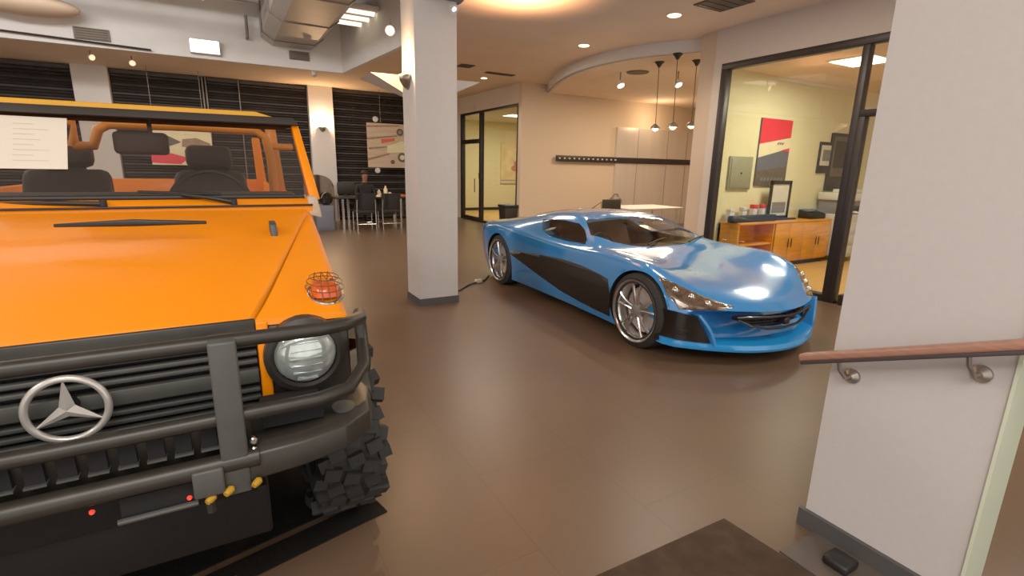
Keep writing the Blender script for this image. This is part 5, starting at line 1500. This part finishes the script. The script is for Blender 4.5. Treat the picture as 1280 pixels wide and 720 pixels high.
# black side panel: a long swoosh from the rear haunch to the front arch
sw = [(3.24, .50), (3.15, .535), (2.9, .555), (2.5, .585), (2.1, .605), (1.7, .60), (1.35, .575), (1.2, .555), (1.16, .45), (1.16, .30), (1.18, .185), (1.35, .185), (1.7, .20), (2.1, .235), (2.45, .30), (2.75, .37), (3.0, .43), (3.18, .47)]
for s in (-1, 1):
    skin_panel('side_panel', sw, s * 0.5, s * 1.2, 'x', M['carbon'], CAR, off=0.004, sign=s)
    hd = skin_panel('vent_tip', [(3.26, .505), (3.2, .53), (2.95, .545), (2.98, .52), (3.15, .49)], s * 0.5, s * 1.2, 'x', M['midgrey'], CAR, off=0.007, sign=s)
# head lamps (front view outlines in u, z, cut along s)
for s in (-1, 1):
    tp = [(.915, .625), (.80, .475), (.66, .315), (.50, .165), (.49, .15), (.62, .175), (.77, .265), (.88, .375), (.925, .48)]
    lamp = skin_panel('headlight', [(s * u, q) for u, q in tp], 0.40, 0.9, 'z', M['lampinner'], CAR, off=0.003, sign=1)
# wheel arches, cabin and grille cut out of the body
cut = MB()
for s in (-1, 1):
    for w_ in (WF, WR):
        cut.cyl((s * 0.69, w_, WZ), (s * 1.25, w_, WZ), WRAD + 0.022, n=56)
me = boolean(body0, to_obj(cut), 'DIFFERENCE'); body1 = bpy.data.objects.new('tmp1', me); COL.objects.link(body1)
CAB = [(1.50, .60), (1.8, .78), (2.1, .93), (2.4, .985), (2.8, .97), (3.15, .85)]
cst = []
for s, zt in CAB:
    c_ = section(ST, s)
    cst.append((s, [(0, .24), (.66, .24), (.70, .30), (.72, .42), (.74, .58), (.78, min(c_[5][1] - .05, zt - .0)), (c_[6][0] * .9, c_[6][1] - .035), (c_[7][0] * .95, c_[7][1] - .032), (0, c_[8][1] - .03)]))
cab = to_obj(loft(cst, 1.5, 3.15, 24, 4, False))
me = boolean(body1, cab, 'DIFFERENCE', rm=False); body2 = bpy.data.objects.new('tmp2', me); COL.objects.link(body2)
cuts = []
for s in (-1, 1): cuts.append(MB().prism(sidewin, s * 0.45, s * 1.2, 'x'))
cuts.append(MB().prism(wscreen, 0.755, 1.3, 'z'))
cuts.append(MB().prism(grille, -0.2, 0.17, 'y'))
for m in cuts:
    ob = to_obj(m)
    me = boolean(body2, ob, 'DIFFERENCE')
    old = body2; body2 = bpy.data.objects.new('tmp2', me); COL.objects.link(body2); bpy.data.objects.remove(old)
bpy.data.objects.remove(body1); bpy.data.objects.remove(cab)
body2.name = 'body_shell'; me = body2.data; me.name = 'body_shell'
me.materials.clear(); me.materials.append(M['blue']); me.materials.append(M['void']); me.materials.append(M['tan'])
for p in me.polygons:
    c = p.center; p.use_smooth = True; p.material_index = 0
    if abs(c.x) < 0.80 and 1.45 < c.y < 3.2:
        h = half(section(ST, min(max(c.y, 0.02), 4.5)), 5)
        zt = max(z for u, z in h if u <= max(abs(c.x), 0.05) + 0.08) if True else 0
        zs = [z for u, z in h[3:] if abs(u - abs(c.x)) < 0.12]
        zt = min(zs) if zs else 1
        if 0.22 < c.z < zt - 0.02 and c.z > 0.2: p.material_index = 2
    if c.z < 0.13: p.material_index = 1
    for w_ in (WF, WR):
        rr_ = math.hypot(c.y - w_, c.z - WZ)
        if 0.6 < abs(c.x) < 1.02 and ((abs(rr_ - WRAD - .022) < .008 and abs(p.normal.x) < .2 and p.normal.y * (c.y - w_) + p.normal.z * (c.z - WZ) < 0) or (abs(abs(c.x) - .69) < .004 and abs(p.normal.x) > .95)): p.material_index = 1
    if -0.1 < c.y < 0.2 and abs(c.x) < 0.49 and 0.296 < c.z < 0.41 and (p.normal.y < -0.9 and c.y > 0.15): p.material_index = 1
set_sharp(me, 0.5)
body2.parent = CAR
bpy.data.objects.remove(body0)

# grille: frame, mesh and badge
m = MB(); sc_ = 0.99
loop_ = [Vector((u, 0.46 * u * u + 0.012 * (z < 0.4) - 0.004, z)) for u, z in grille]
m.tube(loop_, 0.012, 8, closed=True)
gr = m.build('grille', M['carbon'], CAR, local=True, smooth=True)
m = MB(); us_ = [-.47 + .94 * i / 24 for i in range(25)]; lo_, hi_ = [], []
for u in us_:
    zb_ = .295 + (.385 - .295) * (abs(u) / .49) ** 2.2; zt_ = .40 + .008 * abs(u) / .49
    lo_.append(m.bm.verts.new((u, .46 * u * u + .075, zb_))); hi_.append(m.bm.verts.new((u, .46 * u * u + .075, zt_)))
for i in range(24): m.bm.faces.new((lo_[i], lo_[i + 1], hi_[i + 1], hi_[i]))
m.build('grille_back', M['void'], gr, local=True)
m = MB()
for k in range(3):
    z = .325 + .026 * k; w_ = .30 + .07 * k
    m.tube([(u, 0.46 * u * u + 0.06, z) for u in [(-1 + i / 5) * w_ for i in range(11)]], 0.006, 6)
for k in range(-4, 5): m.tube([(k * .09, .46 * (k * .09) ** 2 + .062, .31 + .012 * abs(k)), (k * .09, .46 * (k * .09) ** 2 + .062, .402)], 0.004, 6)
m.build('grille_mesh', M['frame'], gr, local=True)
m = MB(); m.prism([(-.03, .325), (.03, .325), (.038, .37), (0, .385), (-.038, .37)], -0.012, 0.05, 'y'); m.build('nose_badge', M['frame'], gr, local=True, bevel=0.005)
# splitter lip: swept along the nose plan curve
def nose(u, s): return bend(u, s)
m = MB(); rings = []
for i in range(41):
    u = -0.97 + 1.94 * i / 40
    y = 0.47 * u * u
    if abs(u) > 0.93: y += (abs(u) - 0.93) * 1.6
    zc = 0.105 + 0.035 * (u * u)
    hgt = 0.062
    rings.append([m.bm.verts.new(p) for p in ((u, y - 0.055, zc + 0.008), (u, y - 0.06, zc + 0.028), (u, y - 0.045, zc + hgt), (u * .985, y + 0.05, zc + hgt + 0.022), (u * .97, y + 0.14, zc + hgt + 0.02), (u * .97, y + 0.14, zc - 0.005))])
for a, b in zip(rings, rings[1:]): m.bridge(a, b)
m.cap(rings[0], 0, True); m.cap(rings[-1])
m.build('front_splitter', M['bluelip'], CAR, local=True, smooth=True)
# front corner air intakes, black, with a blue blade on the inner side
for s in (-1, 1):
    m = MB()
    P = [(.985, .445), (.80, .41), (.70, .20), (.985, .165)]
    def N_(u, z, d=0.0):
        return (s * u, 0.46 * u * u + (0.15 if u > .95 else 0) + 0.02 - d + max(0, (z - .42)) * .3, z)
    n = 8
    grid = []
    for i in range(n + 1):
        t = i / n
        row = []
        for j in range(n + 1):
            k = j / n
            top_ = (.985 + (.79 - .985) * t, .455 + (.415 - .455) * t)
            bot_ = (.985 + (.68 - .985) * t, .165 + (.19 - .165) * t)
            u = top_[0] + (bot_[0] - top_[0]) * k; z = top_[1] + (bot_[1] - top_[1]) * k
            y = 0.46 * u * u - 0.025 + 0.10 * t * (1 - k * .6) * 0 + max(0, u - .9) * 1.2
            row.append(m.bm.verts.new((s * u, y, z)))
        grid.append(row)
    for i in range(n):
        for j in range(n): m.bm.faces.new((grid[i][j], grid[i + 1][j], grid[i + 1][j + 1], grid[i][j + 1]))
    o = m.build('front_intake', M['blackgl'], CAR, local=True, smooth=True)
    m = MB(); rr = []
    for k in range(9):
        t = k / 8
        u = .79 + (.66 - .79) * t; z = .43 + (.165 - .43) * t
        u -= 0.02 * math.sin(PI * t)
        y = 0.46 * u * u
        rr.append([m.bm.verts.new(p) for p in ((s * (u + .012), y - 0.05, z), (s * (u - .02), y - 0.05 + .0, z), (s * (u - .05), y + .03, z), (s * (u + .012), y + .03, z))])
    for a, b in zip(rr, rr[1:]): m.bridge(a, b)
    m.cap(rr[0], 0, True); m.cap(rr[-1])
    m.build('intake_blade', M['blue'], o, local=True, smooth=True)
    m = MB()
    for k in (0.3, 0.6):
        m.box((s * .8 - .12, .46 * .64 - .02 + 0.02, .22 + .12 * k), (s * .8 + .12, .46 * .64 + .06, .225 + .12 * k))
    m.build('intake_slat', M['frame'], o, local=True)
# headlight inner details
for s in (-1, 1):
    ho = [o for o in CAR.children if o.name.startswith('headlight')][0 if s < 0 else 1]
    m = MB()
    for (u, q, z) in ((.86, .46, .60), (.77, .36, .556), (.68, .26, .512)):
        m = MB(); m.sphere((s * u, q, z), 0.03, 14, 8); m.build('projector', M['chrome'], ho, local=True, smooth=True)

# wheels
for s in (-1, 1):
    for w_, wd in ((WF, .25), (WR, .29)):
        c = Vector((s * (.985 - wd / 2), w_, WZ))
        hw = wd / 2
        wo = MB().lathe([(-hw, .255), (-hw - .004, .30), (-hw + .02, .338), (-hw * .5, WRAD), (hw * .5, WRAD), (hw - .02, .338), (hw + .004, .30), (hw, .262), (hw - .02, .25), (-hw, .25), (-hw, .255)], c, (1, 0, 0), 56, caps=False).build('wheel', M['rubber'], CAR, local=True, smooth=True)
        oc = c + Vector((s * hw, 0, 0)); ax = Vector((s, 0, 0))
        MB().lathe([(-.16, .262), (-.02, .262), (.004, .278), (.012, .286), (.006, .272), (-.025, .245), (-.05, .235), (-.16, .232)], oc, ax, 56, caps=False).build('rim', M['alu'], wo, local=True, smooth=True)
        sp = MB()
        for k in range(5):
            for dd in (-1, 1):
                a0 = 2 * PI * k / 5 + 0.3
                def pp(r, ang, x): return oc + Vector((s * x, r * math.cos(ang), r * math.sin(ang)))
                p = [pp(.05, a0 + dd * .28, -.03), pp(.13, a0 + dd * .17, -.015), pp(.20, a0 + dd * .19, -.012), pp(.25, a0 + dd * .22, -.02)]
                sp.tube(p, [.017, .013, .012, .016], 8, r2=None)
        sp.build('rim_spokes', M['alu'], wo, local=True, smooth=True)
        MB().lathe([(-.06, .075), (-.02, .07), (-.01, .05), (.0, .03), (.0, .0)], oc, ax, 24).build('hub_cap', M['midgrey'], wo, local=True, smooth=True)
        MB().lathe([(-.14, .21), (-.11, .21), (-.11, .08)], oc, ax, 40).build('brake_disc', M['steel'], wo, local=True)
        cb_ = MB(); sgn = 1 if w_ == WF else -1
        for i in range(6):
            a0 = PI * .82 + i * .12; a1 = a0 + .12
            P = lambda r, a_, x: oc + Vector((s * x, sgn * r * math.cos(a_), r * math.sin(a_)))
            cb_.hexa([P(.13, a0, -.12), P(.13, a1, -.12), P(.225, a1, -.12), P(.225, a0, -.12), P(.13, a0, -.055), P(.13, a1, -.055), P(.225, a1, -.055), P(.225, a0, -.055)])
        bmesh.ops.remove_doubles(cb_.bm, verts=cb_.bm.verts, dist=0.0005)
        cb_.build('brake_caliper', M['bluelip'], wo, local=True)
# interior: seats, dash, wheel
m = MB(); m.prism([(1.53, .55), (1.53, .70), (1.75, .745), (2.0, .74), (2.05, .66), (1.95, .5)], -.70, .70, 'x'); m.build('dashboard', M['dark'], CAR, local=True, bevel=0.02)
for s in (-1, 1):
    m = MB(); m.box((s * .36 - .23, 2.1, .26), (s * .36 + .23, 2.6, .38)); se = m.build('seat', M['tan'], CAR, local=True, bevel=0.05)
    m = MB(); m.hexa([Vector(p) for p in ((s * .36 - .23, 2.52, .34), (s * .36 + .23, 2.52, .34), (s * .36 + .23, 2.68, .34), (s * .36 - .23, 2.68, .34), (s * .36 - .17, 2.78, .93), (s * .36 + .17, 2.78, .93), (s * .36 + .17, 2.88, .93), (s * .36 - .17, 2.88, .93))]); m.build('seat_back', M['tan'], se, local=True, bevel=0.05)
c = Vector((-.36, 2.1, .70)); tilt = Matrix.Rotation(-.4, 3, 'X')
m = MB(); m.tube([c + tilt @ Vector((.17 * math.cos(2 * PI * i / 28), 0, .17 * math.sin(2 * PI * i / 28))) for i in range(28)], .014, 8, closed=True); m.tube([c + tilt @ Vector((-.17, 0, 0)), c + tilt @ Vector((.17, 0, 0))], .014, 6); m.build('steering_wheel', M['black'], CAR, local=True, smooth=True)
for s in (-0.25, 0.35):
    m = MB(); m.tube([(s, 1.48, .815), (s + .2, 1.56, .84), (s + .42, 1.66, .845)], .009, 8); m.build('wiper', M['black'], CAR, local=True, smooth=True)
# tail lamps and underside
for s in (-1, 1):
    m = MB(); m.tube([(s * .3, 4.52, .68), (s * .55, 4.47, .685), (s * .78, 4.38, .69)], .018, 8); m.build('tail_light', M['redp'], CAR, local=True, smooth=True)
m = MB(); m.box((-.7, 3.95, .12), (.7, 4.42, .22)); m.build('rear_diffuser', M['carbon'], CAR, local=True, bevel=0.02)
# ------------------------------------------------------------------ lighting
def area(name, loc, sx, sy, e, col, rot=(0, 0, 0)):
    l = bpy.data.lights.new(name, 'AREA'); l.shape = 'RECTANGLE'; l.size = sx; l.size_y = sy; l.energy = e; l.color = col
    o = bpy.data.objects.new(name, l); COL.objects.link(o); o.location = loc; o.rotation_euler = rot
    return o


area('raised_ceiling_fill', (-4.2, 7.5, 4.3), 1.6, 1.0, 230, (1, 0.93, 0.84))  # unseen area fills added for general brightness, no fixtures here
area('raised_ceiling_fill', (-1.0, -1.2, 4.4), 3.0, 1.2, 110, (1, 0.92, 0.82))
area('raised_ceiling_fill', (-5.0, 1.5, 4.3), 1.5, 2.0, 150, (1, 0.92, 0.82))
area('fascia_fill', (-2.5, 6.5, 4.4), 3.5, 0.5, 170, (1, 0.94, 0.88), (math.radians(78), 0, 0))  # added fill that brightens the rear fascia and blinds
area('low_ceiling_fill', (5.3, 0.6, 3.57), 0.25, 1.4, 75, (1, 0.9, 0.76))  # added area fills under the low ceiling, apart from the downlights
area('low_ceiling_fill', (4.6, 3.9, 3.57), 0.12, 0.8, 35, (1, 0.86, 0.7))
area('low_ceiling_fill', (4.5, 9.0, 3.57), 0.8, 2.0, 60, (1, 0.84, 0.66))
area('low_ceiling_fill', (0.5, 13.6, 3.57), 5.0, 0.5, 40, (1, 0.84, 0.66))
area('recess_fill', (9.0, 8.6, 3.38), 1.5, 1.5, 110, (1, 0.78, 0.52))  # added area fill to lift the recess, no fixture of its own
area('stair_fill', (-0.6, -1.4, 3.4), 1.5, 1.0, 30, (0.97, 0.97, 1))  # unseen fill added behind the camera
pt((10.6, 10.6, 2.9), 22, (1, 0.7, 0.4), 0.1, 'recess_wall_fill')  # added point fill for the orange glow on the recess wall
w = bpy.data.worlds.new('world'); SC.world = w
w.use_nodes = True
w.node_tree.nodes['Background'].inputs['Color'].default_value = (1, 0.92, 0.86, 1)
w.node_tree.nodes['Background'].inputs['Strength'].default_value = 1.25
SC.view_settings.view_transform = 'Standard'
SC.view_settings.look = 'None'
SC.view_settings.exposure = 0.0
SC.view_settings.gamma = 1.14
